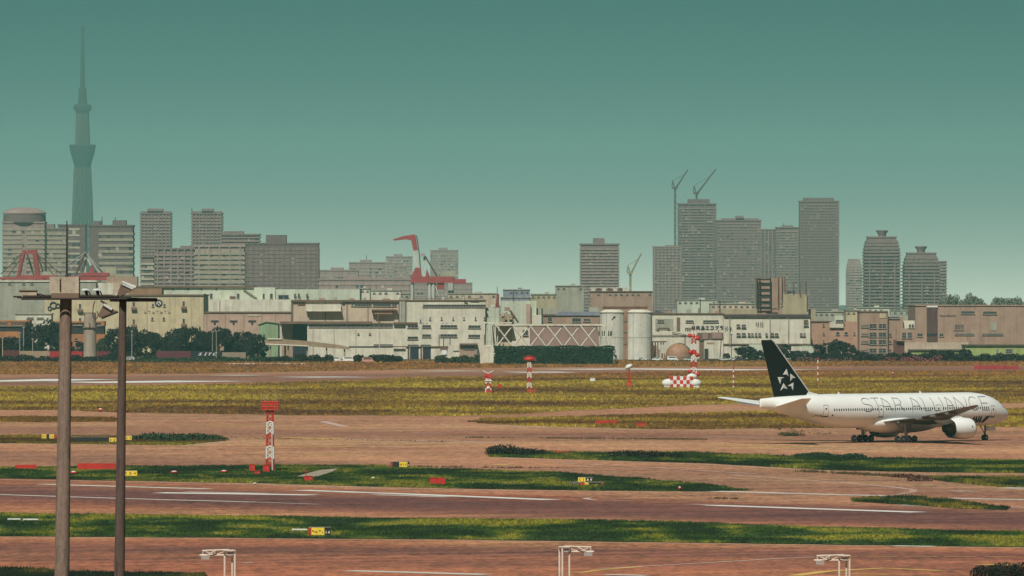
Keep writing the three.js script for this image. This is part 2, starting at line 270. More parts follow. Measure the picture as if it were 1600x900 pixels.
stripe([[-200, 598.4], [60, 594.5], [130, 592.6]], 26, BRIGHT, 'runway_marking'); stripe([[112, 597.8], [220, 597], [330, 595.2]], 32, BRIGHT, 'runway_marking'); stripe([[352, 587], [395, 586]], 14, LINE, 'runway_marking'); stripe([[455, 589.6], [553, 589]], 26, BRIGHT, 'runway_marking'); stripe([[655, 580], [740, 579.5]], 22, LINE, 'runway_marking'); stripe([[798, 581.8], [886, 581.6]], 30, BRIGHT, 'runway_marking'); stripe([[880, 577.5], [980, 576.6], [1200, 578.2]], 34, BRIGHT, 'runway_marking'); stripe([[1200, 578.2], [1270, 577.6]], 16, LINE, 'runway_marking'); stripe([[1478, 583.6], [1508, 583.8]], 26, LINE, 'runway_marking');

// ---------------------------------------------------------------- the airliner
// body axes: x forward (the nose is at x = 0, stations run to -62.9), y up, z to its right-hand side
const PAINT = Object.assign(new THREE.MeshPhysicalMaterial({ color: new THREE.Color().setRGB(0.86, 0.865, 0.84), roughness: 0.38, clearcoat: 0.35, clearcoatRoughness: 0.25, map: skinMap, side: THREE.DoubleSide }), { name: 'white aircraft paint' });
const FINBLACK = Object.assign(new THREE.MeshPhysicalMaterial({ color: new THREE.Color().setRGB(0.006, 0.0055, 0.006), roughness: 0.6, specularIntensity: 0.35, side: THREE.DoubleSide }), { name: 'black tail paint' }), INK = M('dark lettering', 0.05, 0.05, 0.06, { map: null }), TYRE = M('tyre rubber', 0.012, 0.011, 0.011, { map: null }), METAL = M('bare aircraft metal', 0.42, 0.4, 0.38, { rough: 0.4, metal: 0.6, map: grainMap }), DUCT = M('engine duct', 0.05, 0.045, 0.045, { rough: 0.5, map: null }), HOT = M('heat stained exhaust metal', 0.17, 0.09, 0.05, { rough: 0.45, metal: 0.5, map: grainMap }), GREYW = M('grey wing paint', 0.17, 0.165, 0.165, { rough: 0.5, map: skinMap }), NAVY = M('dark blue mark', 0.012, 0.02, 0.06, { map: null });
const body = [[0, 4.55, 0.06, 0.06], [0.25, 4.57, 0.5, 0.5], [0.7, 4.63, 0.9, 0.92], [1.6, 4.78, 1.42, 1.45], [2.6, 4.98, 1.86, 1.9], [3.6, 5.2, 2.24, 2.22], [5, 5.42, 2.6, 2.58], [7, 5.6, 2.92, 2.9], [9.5, 5.7, 3.08, 3.08], [11, 5.7, 3.1, 3.1], [20, 5.7, 3.1, 3.1], [30, 5.7, 3.1, 3.1], [41, 5.7, 3.1, 3.1], [44, 5.78, 3.03, 3.05], [47, 5.95, 2.84, 2.92], [50, 6.2, 2.54, 2.66], [53, 6.5, 2.15, 2.28], [56, 6.82, 1.72, 1.8], [59, 7.08, 1.3, 1.2], [61.3, 7.22, 0.98, 0.66], [62.6, 7.27, 0.84, 0.36], [62.9, 7.28, 0.7, 0.16]];
const sect = (s) => { s = clamp(s, 0, 62.9); let i = 0; while (i < body.length - 2 && body[i + 1][0] < s) i++; const a = body[i], b = body[i + 1], t = (s - a[0]) / (b[0] - a[0]); return [1, 2, 3].map((k) => mix(a[k], b[k], t)); };
const onSkin = (s, y, off = 0.02) => { const [c, ry, rz] = sect(s), q = clamp((y - c) / ry, -0.98, 0.98), n = Math.sqrt(1 - q * q); return [-s, c + (ry + off) * q, (rz + off) * n]; };
{
  const A = 42.2 * Math.PI / 180, MG = [X(1381.5, D(691)), -D(691)];
  const plane = thing('airliner', 'white twin-engine airliner with black tail taxiing on the far taxiway', 'airplane', MG[0] + 31.8 * Math.cos(A), 0, MG[1] - 31.8 * Math.sin(A));
  plane.rotation.y = A;
  {  // fuselage
    const NS = 40, pos = [], uv = [], idx = [], rows = [];
    for (let i = 0; i < body.length - 1; i++) { const n = Math.max(1, Math.ceil((body[i + 1][0] - body[i][0]) / 1.5)); for (let k = 0; k < n; k++) rows.push(mix(body[i][0], body[i + 1][0], k / n)); } rows.push(62.9);
    rows.forEach((s) => { const [c, ry, rz] = sect(s); for (let k = 0; k <= NS; k++) { const a = k / NS * 2 * Math.PI; pos.push(-s, c + ry * Math.cos(a), rz * Math.sin(a)); uv.push(s / 20, k / NS); } });
    for (let i = 0; i < rows.length - 1; i++) for (let k = 0; k < NS; k++) { const a = i * (NS + 1) + k, b = a + NS + 1; idx.push(a, a + 1, b, b, a + 1, b + 1); }
    const e = (rows.length - 1) * (NS + 1); for (let k = 1; k < NS - 1; k++) idx.push(e, e + k, e + k + 1);
    const g = new THREE.BufferGeometry(); g.setAttribute('position', new THREE.Float32BufferAttribute(pos, 3)); g.setAttribute('uv', new THREE.Float32BufferAttribute(uv, 2)); g.setIndex(idx); g.computeVertexNormals();
    part(plane, 'fuselage', g, PAINT);
  }
  {  // wing to body fairing with the deep belly of the gear bay
    const g = new THREE.SphereGeometry(1, 32, 20), p = g.attributes.position;
    for (let i = 0; i < p.count; i++) { const x = p.getX(i), y = p.getY(i), z = p.getZ(i), k = Math.sign(x) * Math.pow(Math.abs(x), 0.8); p.setXYZ(i, -28.5 + k * 10.5, 3.55 + y * (y < 0 ? 1.95 : 1.5), z * 3.45); }
    g.computeVertexNormals(); part(plane, 'belly_fairing', g, PAINT);
  }
  const foil = (t) => [[0, 0], [0.015, 0.35], [0.08, 0.72], [0.25, 1], [0.5, 0.86], [0.78, 0.42], [1, 0.04], [1, -0.04], [0.75, -0.3], [0.5, -0.62], [0.25, -0.8], [0.08, -0.6], [0.015, -0.28]].map(([x, y]) => [x, y * t / 2]);
  function loft(secs) {                                    // secs: [leading edge x, y, z, chord, relative thickness, axis of thickness 'y' or 'z']
    const pos = [], uv = [], idx = [], n = 13;
    secs.forEach(([x, y, z, c, t, ax]) => foil(t).forEach(([a, h]) => { pos.push(x - a * c, y + (ax === 'z' ? 0 : h * c), z + (ax === 'z' ? h * c : 0)); uv.push(x / 20, (y + z) / 20); }));
    for (let i = 0; i < secs.length - 1; i++) for (let k = 0; k < n; k++) { const a = i * n + k, b = i * n + (k + 1) % n; idx.push(a, b, a + n, a + n, b, b + n); }
    for (const e of [0, (secs.length - 1) * n]) for (let k = 1; k < n - 1; k++) idx.push(e, e + k, e + k + 1);
    const g = new THREE.BufferGeometry(); g.setAttribute('position', new THREE.Float32BufferAttribute(pos, 3)); g.setAttribute('uv', new THREE.Float32BufferAttribute(uv, 2)); g.setIndex(idx);
    const o = g.toNonIndexed(); o.computeVertexNormals(); return o;
  }
  for (const s of [1, -1]) {
    const w = part(plane, 'wing', loft([[-19.2, 3.55, 1.5 * s, 16.5, 0.12], [-20.2, 3.75, 3 * s, 14.6, 0.12], [-24.9, 4.45, 10 * s, 9.4, 0.11], [-31.5, 5.7, 20 * s, 5.6, 0.1], [-37.4, 6.8, 29 * s, 2.6, 0.09], [-38.8, 7.05, 30.4 * s, 1.2, 0.09]]), GREYW);
    for (const [z, l] of [[6.2, 5], [12.4, 4.6], [17, 4.2], [21.5, 3.4]]) {
      const t = (z - 10) / 20, x = z < 10 ? -32.8 : -34 - t * 5.2, y = 4.1 + (z - 6) * 0.115, g = new THREE.SphereGeometry(1, 10, 8).scale(l / 2, 0.36, 0.24).translate(x + 0.5, y - 0.45, z * s); part(w, 'flap_fairing', g, GREYW);
    }
    // engine
    const en = new THREE.Group(); en.name = 'engine'; en.position.set(-19.5, 2.5, 9.6 * s); en.scale.set(1, 0.93, 0.93); plane.add(en);
    const lathe = (pts, seg = 36) => new THREE.LatheGeometry(pts.map(([x, r]) => new THREE.Vector2(r, x)), seg).rotateZ(Math.PI / 2);   // y -> -x, so larger x lies further aft
    part(en, 'fan_cowl', lathe([[0.06, 1.58], [0, 1.66], [0.12, 1.82], [0.6, 1.98], [1.6, 2.07], [3, 2.06], [4.2, 1.94], [5.2, 1.78], [5.2, 1.72], [4.4, 1.74], [3.4, 1.76]]), PAINT);
    part(en, 'intake_lip', lathe([[0.08, 1.57], [-0.02, 1.66], [0.11, 1.83], [0.3, 1.9]]), METAL);
    part(en, 'fan_disc', lathe([[1.4, 1.6], [1.45, 0.5], [0.9, 0.02]]), DUCT);
    part(en, 'core_cowl', lathe([[3.2, 1.74], [3.4, 1.2], [4.4, 1.18], [5.6, 1.02], [6.6, 0.78], [6.6, 0.7]]), HOT);
    part(en, 'exhaust_cone', lathe([[5.9, 0.68], [6.4, 0.52], [7.3, 0.05]]), DUCT);
    part(en, 'pylon', prism([[-1.6, 1.9], [-2.6, 2.35], [-9.5, 2.2], [-8.6, 1.2], [-6.4, 0.7], [-3.6, 1.0]], 0.56, 0, 0, 0.28), PAINT);
    for (const [a, q] of [[0.35, 0.16], [0.05, 0.07]]) part(en, 'cowl_mark', new THREE.CircleGeometry(q, 12).translate(-1.5, 0, 0).rotateX(0).applyMatrix4(new THREE.Matrix4().makeTranslation(a ? (a > 0.1 ? 0.1 : -1.1) : 0, a, s * (Math.sqrt(2.07 * 2.07 - a * a) + 0.015))), a > 0.1 ? NAVY : INK);
    // tailplane
    part(plane, 'tailplane', loft([[-52.4, 6.75, 0.8 * s, 7.3, 0.09], [-53.2, 6.85, 1.8 * s, 6.8, 0.09], [-60.6, 8.2, 10.6 * s, 2.5, 0.08], [-61, 8.25, 10.85 * s, 1.9, 0.07]]), PAINT);
    // main gear
    const mg = new THREE.Group(); mg.name = 'main_landing_gear'; mg.position.set(-31.8, 0, 5.5 * s); plane.add(mg);
    part(mg, 'strut', [rod(V(0, 0.7, 0), V(-0.1, 3.9, 0), 0.24, 0.3, 10), rod(V(0.1, 1.2, 0), V(2.4, 3.7, -0.6 * s), 0.11), rod(V(0, 1.6, 0), V(-0.2, 3.4, -2.2 * s), 0.12)], METAL);
    part(mg, 'bogie_beam', rod(V(-1.5, 0.66, 0), V(1.5, 0.66, 0), 0.17, 0.17, 8), METAL);
    for (const x of [-1.46, 0, 1.46]) for (const z of [-0.72, 0.72]) { const wh = part(mg, 'wheel', new THREE.TorusGeometry(0.43, 0.22, 10, 24).scale(1, 1, 1.15).translate(x, 0.65, z), TYRE); part(wh, 'hub', new THREE.CylinderGeometry(0.2, 0.2, 0.36, 14).rotateX(Math.PI / 2).translate(x, 0.65, z), METAL); }
    part(mg, 'gear_door', box(1.5, 1.6, 0.08, -0.1, 2.2, 0.75 * s), GREYW);
  }
  // fin
  const fin = part(plane, 'fin', loft([[-49.2, 8.0, 0, 10.4, 0.09, 'z'], [-50.4, 8.75, 0, 9.1, 0.09, 'z'], [-59.6, 18.25, 0, 3.0, 0.09, 'z'], [-60, 18.5, 0, 2.4, 0.08, 'z']]), FINBLACK, 'black tail fin carrying five white arrowheads');
  part(fin, 'leading_edge', rod(V(-50.32, 8.78, 0), V(-59.55, 18.3, 0), 0.14, 0.09, 8), WHITE);
  part(fin, 'fillet', tri([[-47.5, 8.6, 0.05], [-51.2, 9.3, 0.35], [-52, 8.5, 0.4], [-47.5, 8.6, -0.05], [-51.2, 9.3, -0.35], [-52, 8.5, -0.4]]), PAINT);
  const finPt = (x, y) => { const u = 1110 + x / 6.92, v = 520 + y / 6.92; return [-(1577.5 - u) / 6.17, (693.3 - v) / 8.78]; };
  const arrows = [[[818, 385], [778, 450], [838, 472]], [[855, 437], [912, 485], [855, 525]], [[888, 535], [828, 570], [882, 622]], [[785, 540], [755, 625], [828, 605]], [[727, 475], [795, 480], [755, 555]]], notch = [[822, 446], [872, 488], [866, 576], [790, 588], [760, 492]];
  const SILVER = M('silver grey mark', 0.3, 0.29, 0.29, { map: null });
  const half = (x, y) => { const t = clamp((y - 8.75) / 9.5, 0, 1), c = mix(9.1, 3, t), le = mix(-50.4, -59.6, t), f = clamp((le - x) / c, 0, 1), pf = foil(0.09); let i = 0; while (i < 5 && pf[i + 1][0] < f) i++; return mix(pf[i][1], pf[i + 1][1], (f - pf[i][0]) / (pf[i + 1][0] - pf[i][0])) * c + 0.05; };
  arrows.forEach((t, i) => {
    const q = t.map((p) => finPt(...p)), n = finPt(...notch[i]);
    for (const s of [1, -1]) { const white = [], grey = [], P = (p, o = 0) => [p[0], p[1], s * (half(...p) + 0.03 + o)]; white.push(P(q[0]), P(q[1]), P(n), P(q[0]), P(n), P(q[2])); const m = [(q[1][0] + q[2][0]) / 2 * 0.4 + n[0] * 0.6, (q[1][1] + q[2][1]) / 2 * 0.4 + n[1] * 0.6], e = [n[0] * 0.65 + q[0][0] * 0.35, n[1] * 0.65 + q[0][1] * 0.35]; grey.push(P(n, 0.02), P(m, 0.02), P(e, 0.02), P(e, 0.02), P(m, 0.02), P([(q[2][0] + m[0]) / 2, (q[2][1] + m[1]) / 2], 0.02)); part(part(fin, 'tail_emblem', tri(white), WHITE), 'grey_facet', tri(grey), SILVER); }
  });
  // nose gear
  const ng = new THREE.Group(); ng.name = 'nose_landing_gear'; ng.position.set(-5.9, 0, 0); plane.add(ng);
  part(ng, 'strut', [rod(V(0, 0.5, 0), V(0.1, 3.2, 0), 0.15, 0.18, 10), rod(V(0, 1.2, 0), V(-1.5, 3, 0), 0.09)], DUCT);
  for (const z of [-0.32, 0.32]) { const wh = part(ng, 'wheel', new THREE.TorusGeometry(0.36, 0.18, 10, 22).translate(0, 0.54, z), TYRE); part(wh, 'hub', new THREE.CylinderGeometry(0.24, 0.24, 0.26, 12).rotateX(Math.PI / 2).translate(0, 0.54, z), METAL); }
  for (const s of [1, -1]) part(ng, 'gear_door', box(1.5, 0.85, 0.06, 1.35, 1.75, 0.62 * s), PAINT);
  // marks on the skin: ribbons along the fuselage
  const ribbon = (pts, w, off = 0.02) => { const t = []; for (let i = 0; i < pts.length - 1; i++) { const n = Math.max(1, Math.ceil(Math.hypot(pts[i + 1][0] - pts[i][0], pts[i + 1][1] - pts[i][1]) / 0.4)), dx = pts[i + 1][0] - pts[i][0], dy = pts[i + 1][1] - pts[i][1], l = Math.hypot(dx, dy), ox = -dy / l * w / 2, oy = dx / l * w / 2, ex = dx / l * w * 0.3, ey = dy / l * w * 0.3; for (let k = 0; k < n; k++) { const a = [pts[i][0] + dx * k / n - (k ? 0 : ex), pts[i][1] + dy * k / n - (k ? 0 : ey)], b = [pts[i][0] + dx * (k + 1) / n + (k < n - 1 ? 0 : ex), pts[i][1] + dy * (k + 1) / n + (k < n - 1 ? 0 : ey)], Q = (p, s) => onSkin(p[0] + ox * s, p[1] + oy * s, off); t.push(Q(a, 1), Q(a, -1), Q(b, 1), Q(b, 1), Q(a, -1), Q(b, -1)); } } return tri(t); };
  const arc = (cx, cy, rx, ry, a0, a1, n = 10) => Array.from({ length: n + 1 }, (_, i) => { const a = (a0 + (a1 - a0) * i / n) * Math.PI / 180; return [cx + rx * Math.cos(a), cy + ry * Math.sin(a)]; });
  const glyph = { S: [[...arc(0.5, 0.76, 0.42, 0.24, 30, 260, 8), ...arc(0.52, 0.26, 0.45, 0.26, 95, -150, 10)]], T: [[[0, 1], [1, 1]], [[0.45, 1], [0.6, 0]]], A: [[[0, 0], [0.1, 1], [0.6, 0.7], [0.95, 0]], [[0.05, 0.36], [0.8, 0.36]]], R: [[[0.12, 0], [0.12, 1], [0.6, 0.95], [0.75, 0.7], [0.6, 0.48], [0.12, 0.45]], [[0.55, 0.46], [0.95, 0]]], L: [[[0, 1], [0.15, 0.6], [0.2, 0], [0.95, 0.02]]], I: [[[0.2, 1], [0.5, 0.5], [0.6, 0]]], N: [[[0, 0], [0.05, 1], [0.85, 0.02], [0.95, 1]]], C: [arc(0.55, 0.5, 0.5, 0.5, 50, 315, 14)], E: [[[0.95, 1], [0.1, 1], [0.15, 0], [0.95, 0]], [[0.1, 0.52], [0.8, 0.52]]] };
  const sAt = (u) => (1576 + 17.5 - u) / 6.17;
  const word = [['S', 1345, 1361], ['T', 1362, 1375], ['A', 1377, 1392], ['R', 1394, 1411], ['A', 1423, 1438], ['L', 1440, 1453], ['L', 1455, 1467], ['I', 1468, 1474], ['A', 1478, 1490], ['N', 1492, 1511], ['C', 1513, 1529], ['E', 1531, 1547]];
  const lettering = new THREE.Group(); lettering.name = 'lettering'; plane.add(lettering);
  for (const [ch, a, b] of word) part(lettering, 'letter', glyph[ch].map((st) => ribbon(st.map(([x, y]) => [sAt(mix(a, b, x)), mix(5.62, 8.0, y)]), 0.105)), INK);
  const win = [], OW = (s, y, w, h) => win.push(onSkin(s + w / 2, y - h / 2), onSkin(s - w / 2, y - h / 2), onSkin(s + w / 2, y + h / 2), onSkin(s + w / 2, y + h / 2), onSkin(s - w / 2, y - h / 2), onSkin(s - w / 2, y + h / 2));
  for (let s = 8; s < 47.6; s += 0.56) { if (Math.abs(s - 35.6) < 0.9 || Math.abs(s - 21) < 0.9) continue; OW(s, 6.02, 0.27, 0.4); }
  const flip = (a) => a.flatMap((_, i) => i % 3 ? [] : [a[i], a[i + 2], a[i + 1]]).map(([x, y, z]) => [x, y, -z]);
  stuff(part(plane, 'cabin_windows', tri([...win, ...flip(win)]), GLASS));
  const seam = M('panel seam', 0.2, 0.2, 0.2, { map: null });
  for (const [s, h] of [[49.1, 5.9], [35.6, 5.7], [21, 5.7], [6.6, 5.4]]) { const d = part(plane, 'door', ribbon([[s + 0.55, h - 1], [s + 0.55, h + 0.95], [s - 0.55, h + 0.95], [s - 0.55, h - 1], [s + 0.55, h - 1]], 0.07), seam); part(d, 'sill_plate', ribbon([[s + 0.6, h - 1.1], [s - 0.6, h - 1.1]], 0.16), INK); part(d, 'door_window', ribbon([[s + 0.1, h + 0.3], [s - 0.1, h + 0.3]], 0.3), GLASS); }
  const cock = []; for (const s of [1, -1]) for (const [a, b] of [[1.75, 2.25], [2.3, 2.8], [2.85, 3.3]]) { const q = [onSkin(a, 5.75 + (a - 1.7) * 0.25), onSkin(b, 5.75 + (b - 1.7) * 0.25), onSkin(a, 6.05 + (a - 1.7) * 0.45), onSkin(b, 6.05 + (b - 1.7) * 0.45)].map(([x, y, z]) => [x, y, z * s]); cock.push([q[0], q[1], q[2], q[2], q[1], q[3]]); }
  for (const c of cock) part(plane, 'cockpit_window', tri(c), GLASS);
  const logo = new THREE.Group(); logo.name = 'airline_logo'; plane.add(logo);
  const lx = (u) => (1576 + 15.5 - u) / 6.17, A0 = (u) => [[[lx(u), 3.3], [lx(u + 4), 4.35], [lx(u + 5), 3.3]], [[lx(u + 2), 3.65], [lx(u + 4.8), 3.65]]];
  for (const st of [A0(1517), [[[lx(1523), 3.3], [lx(1524.5), 4.35], [lx(1527), 3.35], [lx(1529), 4.4]]], A0(1528.5)]) part(logo, 'letter', st.map((p) => ribbon(p, 0.3)), NAVY);
  { const t = []; for (let k = 0; k < 6; k++) { const y0 = 3.3 + k * 0.2, y1 = y0 + 0.2, e = (y) => (y - 3.3) / 1.2 * 6; const q = (u, y) => onSkin(lx(u + e(y)), y, 0.025); t.push(q(1534, y0), q(1540.5, y0), q(1534, y1), q(1534, y1), q(1540.5, y0), q(1540.5, y1)); } part(logo, 'slanted_bar', tri(t), NAVY); }
  for (const rg of [ribbon([[51.6, 4.85], [50.9, 5.1]], 0.12), ribbon([[50.7, 4.85], [50.7, 5.15]], 0.1), ribbon([[50.4, 4.85], [50.2, 5.15], [50.0, 4.85]], 0.1), ribbon([[49.9, 4.85], [49.9, 5.15]], 0.1), ribbon([[47.6, 5.05], [47.4, 5.05]], 0.25)]) part(plane, 'registration_mark', rg, INK);
  for (const s of [22.2, 42.9]) part(plane, 'antenna', prism([[-s, 8.7], [-s - 0.6, 8.7], [-s - 0.6, 9.2], [-s - 0.4, 9.2]], 0.1, 0, 0, 0.05), WHITE);
}

// ---------------------------------------------------------------- the far city
const font = await new FontLoader().loadAsync('fonts/droid/droid_sans_bold.typeface.json');
const GA = M('grey cladding', 0.27, 0.185, 0.17), GB = M('mid grey cladding', 0.37, 0.265, 0.24), GC = M('pale grey cladding', 0.42, 0.33, 0.285), GD = M('charcoal cladding', 0.19, 0.128, 0.122), BE = M('beige cladding', 0.4, 0.355, 0.26), BR = M('brown grey cladding', 0.25, 0.19, 0.16), CR = M('cream cladding', 0.52, 0.47, 0.36), DG = M('far glazing', 0.05, 0.05, 0.052, { rough: 0.4, map: null });  // tower claddings are paled and evened in tone to stand in for thicker haze
function tower(label, d, u0, u1, vt, o = {}) {
  const b = site(o.name ?? 'apartment_tower', label, o.cat ?? 'tower', d, u0, u1, o.group ?? 'hazy high-rises on the skyline');
  const w = X(u1, d) - X(u0, d), h = Y(vt, d), dep = o.dep ?? Math.min(34, Math.max(18, w * 0.8)), ov = o.over ?? 0.9, fh = o.fh ?? 3.3, th = o.th ?? 1.25, core = o.core ?? GA, slab = o.slab ?? GB, taper = o.taper ?? (() => 1), geos = [];
  const levels = Math.floor((h - 2) / fh), shoulders = o.taper ? 6 : 0, hb = h - shoulders * fh;
  const core0 = part(b.g, 'wall', o.taper ? [box(w - 2 * ov, hb, dep - 2 * ov, 0, 0, -dep / 2), ...Array.from({ length: shoulders }, (_, i) => { const k = taper((i + 0.5) / shoulders); return box((w - 2 * ov) * k, fh, (dep - 2 * ov) * k, 0, hb + i * fh, -dep / 2); })] : box(w - 2 * ov, h - 0.3, dep - 2 * ov, 0, 0, -dep / 2), core);
  for (let i = 1; i <= levels; i++) { const k = o.taper ? taper(clamp((i * fh - hb) / (shoulders * fh), 0, 1)) : 1; if (o.cut) { for (const [a, c] of o.cut) geos.push(box(w * (c - a), th, dep + 0.02, w * ((a + c) / 2 - 0.5), i * fh - th, -dep / 2)); } else geos.push(box(w * k, th, dep * k, 0, i * fh - th, -dep / 2)); }
  stuff(part(b.g, 'balcony_bands', geos, slab));
  if (h - 30 > 0) for (const [nm, mt, share] of [['curtained_windows', CR, 0.1], ['open_windows', DG, 0.16]]) {   // uneven use of the rooms: pale curtains and dark openings
    const l = [], bays = Math.max(4, Math.round(w / 4)), bw = (w - 2 * ov) / bays;
    for (let i = 3; i < levels - shoulders; i++) for (let k = 0; k < bays; k++) if (rnd() < share) l.push(box(bw * rr(0.4, 0.9), fh - th - 0.1, 0.2, (k + 0.5) * bw - w / 2 + ov, i * fh, -ov + 0.06));
    if (l.length) stuff(part(b.g, nm, l, mt));
  }
  if (o.piers) { const l = []; for (let i = 0; i < o.piers; i++) l.push(box(o.pw ?? 1.1, hb - 0.6, dep + 0.5, w * ((i + 0.5) / o.piers - 0.5), 0, -dep / 2)); for (const q of l) part(b.g, 'pier', q, o.pier ?? slab); }
  part(b.g, 'parapet', box(w * taper(1) + 0.4, 1.4, dep * taper(1) + 0.4, 0, h - 1, -dep / 2), o.pier ?? core);
  for (const [a, v, c, m] of o.roof ?? []) part(b.g, 'roof_house', box(X(c, d) - X(a, d), Y(v, d) - h + 0.5, dep * 0.6, (X(a, d) + X(c, d)) / 2 - b.ox, h - 0.5, -dep / 2), m ?? core);
  for (const [a, v] of o.mast ?? []) part(b.g, 'roof_antenna', rod(V(X(a, d) - b.ox, h, -dep / 2), V(X(a, d) - b.ox, Y(v, d), -dep / 2), 0.5, 0.3, 5), DARK);
  return b;
}
{  // broadcasting tower
  const d = 16700, b = site('broadcast_tower', 'tall lattice broadcasting tower with two observation decks fading in haze', 'tower', d, 128, 130), m = d / F;
  const TL = M('tower steel', 0.13, 0.11, 0.09), TM = M('tower deck cladding', 0.025, 0.022, 0.02), cx = X(129, d) - b.ox;
  const lathe = (pts, seg = 28) => new THREE.LatheGeometry(pts.map(([r, v]) => new THREE.Vector2(r * m, Y(v, d))), seg).translate(cx, 0, 0);
  const prof = (v) => v > 260 ? mix(12.5, 22, clamp((v - 260) / 225, 0, 1)) : mix(9, 11, clamp((v - 178) / 50, 0, 1)), rods = [], N = 22;
  const ring = (v, k, tw) => { const a = (k + tw) / N * 2 * Math.PI, r = prof(v) * m; return V(cx + Math.cos(a) * r, Y(v, d), Math.sin(a) * r); };
  const lv = []; for (let v = 482; v > 262; v -= 10) lv.push(v); lv.push(262); const lu = []; for (let v = 226; v >= 176; v -= 10) lu.push(v);
  for (const l of [lv, lu]) for (let i = 0; i < l.length - 1; i++) for (let k = 0; k < N; k++) { rods.push(rod(ring(l[i], k, 0), ring(l[i + 1], k, 0), 1.5, 1.5, 4)); if ((i + k) % 2) rods.push(rod(ring(l[i], k, 0), ring(l[i + 1], k + 1, 0), 1, 1, 4)); rods.push(rod(ring(l[i], k, 0), ring(l[i], k + 1, 0), 0.9, 0.9, 4)); }
  stuff(part(b.g, 'lattice_shaft', rods, TL));
  part(b.g, 'core_column', lathe([[6, 486], [5.5, 300], [5, 150]]), TL);
  part(b.g, 'observation_deck', lathe([[12.4, 268], [13.2, 258], [18.5, 240], [20.8, 229], [20.6, 226], [12, 225.5], [0, 225]]), TM);
  part(b.g, 'observation_deck', lathe([[9.4, 178], [11, 174], [14, 171], [14.2, 165], [12, 163.5], [7, 162], [0, 161]]), TM);
  part(b.g, 'antenna_base', lathe([[7.6, 163], [7.2, 158], [6.2, 150], [6.2, 139], [4.5, 137], [0, 136.6]]), TM);
  part(b.g, 'antenna_mast', lathe([[4, 138], [3.6, 110], [2.9, 88], [2.3, 60], [2.1, 42], [0, 40]], 10), TM);
  part(b.g, 'mast_head', lathe([[0, 51], [2.8, 50], [2.8, 41], [0, 40.5]], 10), TM);
}
{  // left group
  const b = tower('round-crowned office tower with dark stripe at far left', 6500, 3, 70, 347, { name: 'office_tower', core: GB, slab: BE, th: 1.9, fh: 3.9, dep: 32, over: 0.5, cut: [[0, 0.47], [0.58, 1]] });
  part(b.g, 'crown_drum', new THREE.CylinderGeometry(18.3, 18.6, 7, 40).translate(0, Y(341, 6500), -16), GD);
  part(b.g, 'crown_disc', new THREE.LatheGeometry([[18.6, 0], [19.2, 1], [15, 3.6], [9, 5.2], [0, 5.8]].map(([r, y]) => new THREE.Vector2(r, y)), 40).translate(0, Y(334, 6500), -16), GB);
  tower('plain beige office slab beside the round-crowned tower', 6700, 42, 104, 357, { name: 'office_block', core: BR, slab: BE, th: 2.4, fh: 4, over: 0.4, roof: [[72, 350, 84]], cat: 'building' });
  tower('dark-topped office slab with white bands behind mast antenna', 6900, 90, 134, 351, { name: 'office_block', core: GD, slab: CR, th: 1.8, fh: 5.6, over: 0.4, cut: [[0.36, 0.78]], cat: 'building' });
  tower('dark stepped office slab with pale banded front right', 6600, 138, 208, 352, { name: 'office_block', core: GD, slab: BE, th: 2.3, fh: 5.2, over: 0.5, cut: [[0.23, 1]], roof: [[146, 345, 156], [175, 344, 196]], mast: [[158, 338], [179, 339]], cat: 'building' });
  tower('left one of two matching dark apartment towers', 8000, 218, 268, 333, { core: GA, slab: GB, piers: 9, pier: GA, roof: [[230, 326, 254], [220, 330, 266]] });
  tower('right one of two matching dark apartment towers', 8000, 298, 348, 333, { core: GA, slab: GB, piers: 9, pier: GA, roof: [[315, 326, 333], [300, 330, 346]], mast: [[299, 324]] });
  tower('small pale banded block beneath left apartment tower', 6200, 219, 241, 400, { name: 'office_block', core: BR, slab: CR, th: 1.6, fh: 4.2, cat: 'building' });
  tower('low grey block right of left apartment tower', 6400, 241, 304, 388, { name: 'office_block', core: GA, slab: GB, piers: 6, roof: [[281, 384, 303]], cat: 'building' });
  tower('pale grey wide block with faint stripes at centre left', 6300, 303, 383, 384, { name: 'office_block', core: GC, slab: BE, th: 2.2, fh: 4, piers: 5, pier: GC, cat: 'building' });
  tower('grey stepped block behind pale wide block', 7000, 345, 406, 366, { name: 'office_block', core: GA, slab: GB, roof: [[350, 361, 380]], cat: 'building' });
  tower('broad charcoal office block with raised left roof', 6500, 383, 498, 380, { name: 'office_block', core: GD, slab: GA, th: 2.6, over: 0.3, piers: 14, pier: GD, roof: [[415, 367, 447]], cat: 'building' });
  const low = [['low hazy block with roof mast left of gantry crane', 9000, 545, 602, 410, [[572, 398]]], ['hazy block right behind crane boom', 10500, 603, 644, 401], ['hazy far tower right of crane boom', 11500, 672, 716, 391], ['small hazy block below crane boom', 8600, 615, 634, 417], ['low hazy shelf block right of charcoal block', 8200, 498, 560, 422], ['grey low block behind the crane legs', 6000, 498, 642, 436], ['low hazy strip block under far tower', 8800, 640, 738, 442]];
  for (const [l, d, a, c, v, mast] of low) tower(l, d, a, c, v, { name: 'office_block', core: GB, slab: GC, th: 1.8, fh: 4.2, over: 0.3, mast, roof: [[mix(a, c, 0.3), v - 4, mix(a, c, 0.62)]], cat: 'building' });
}
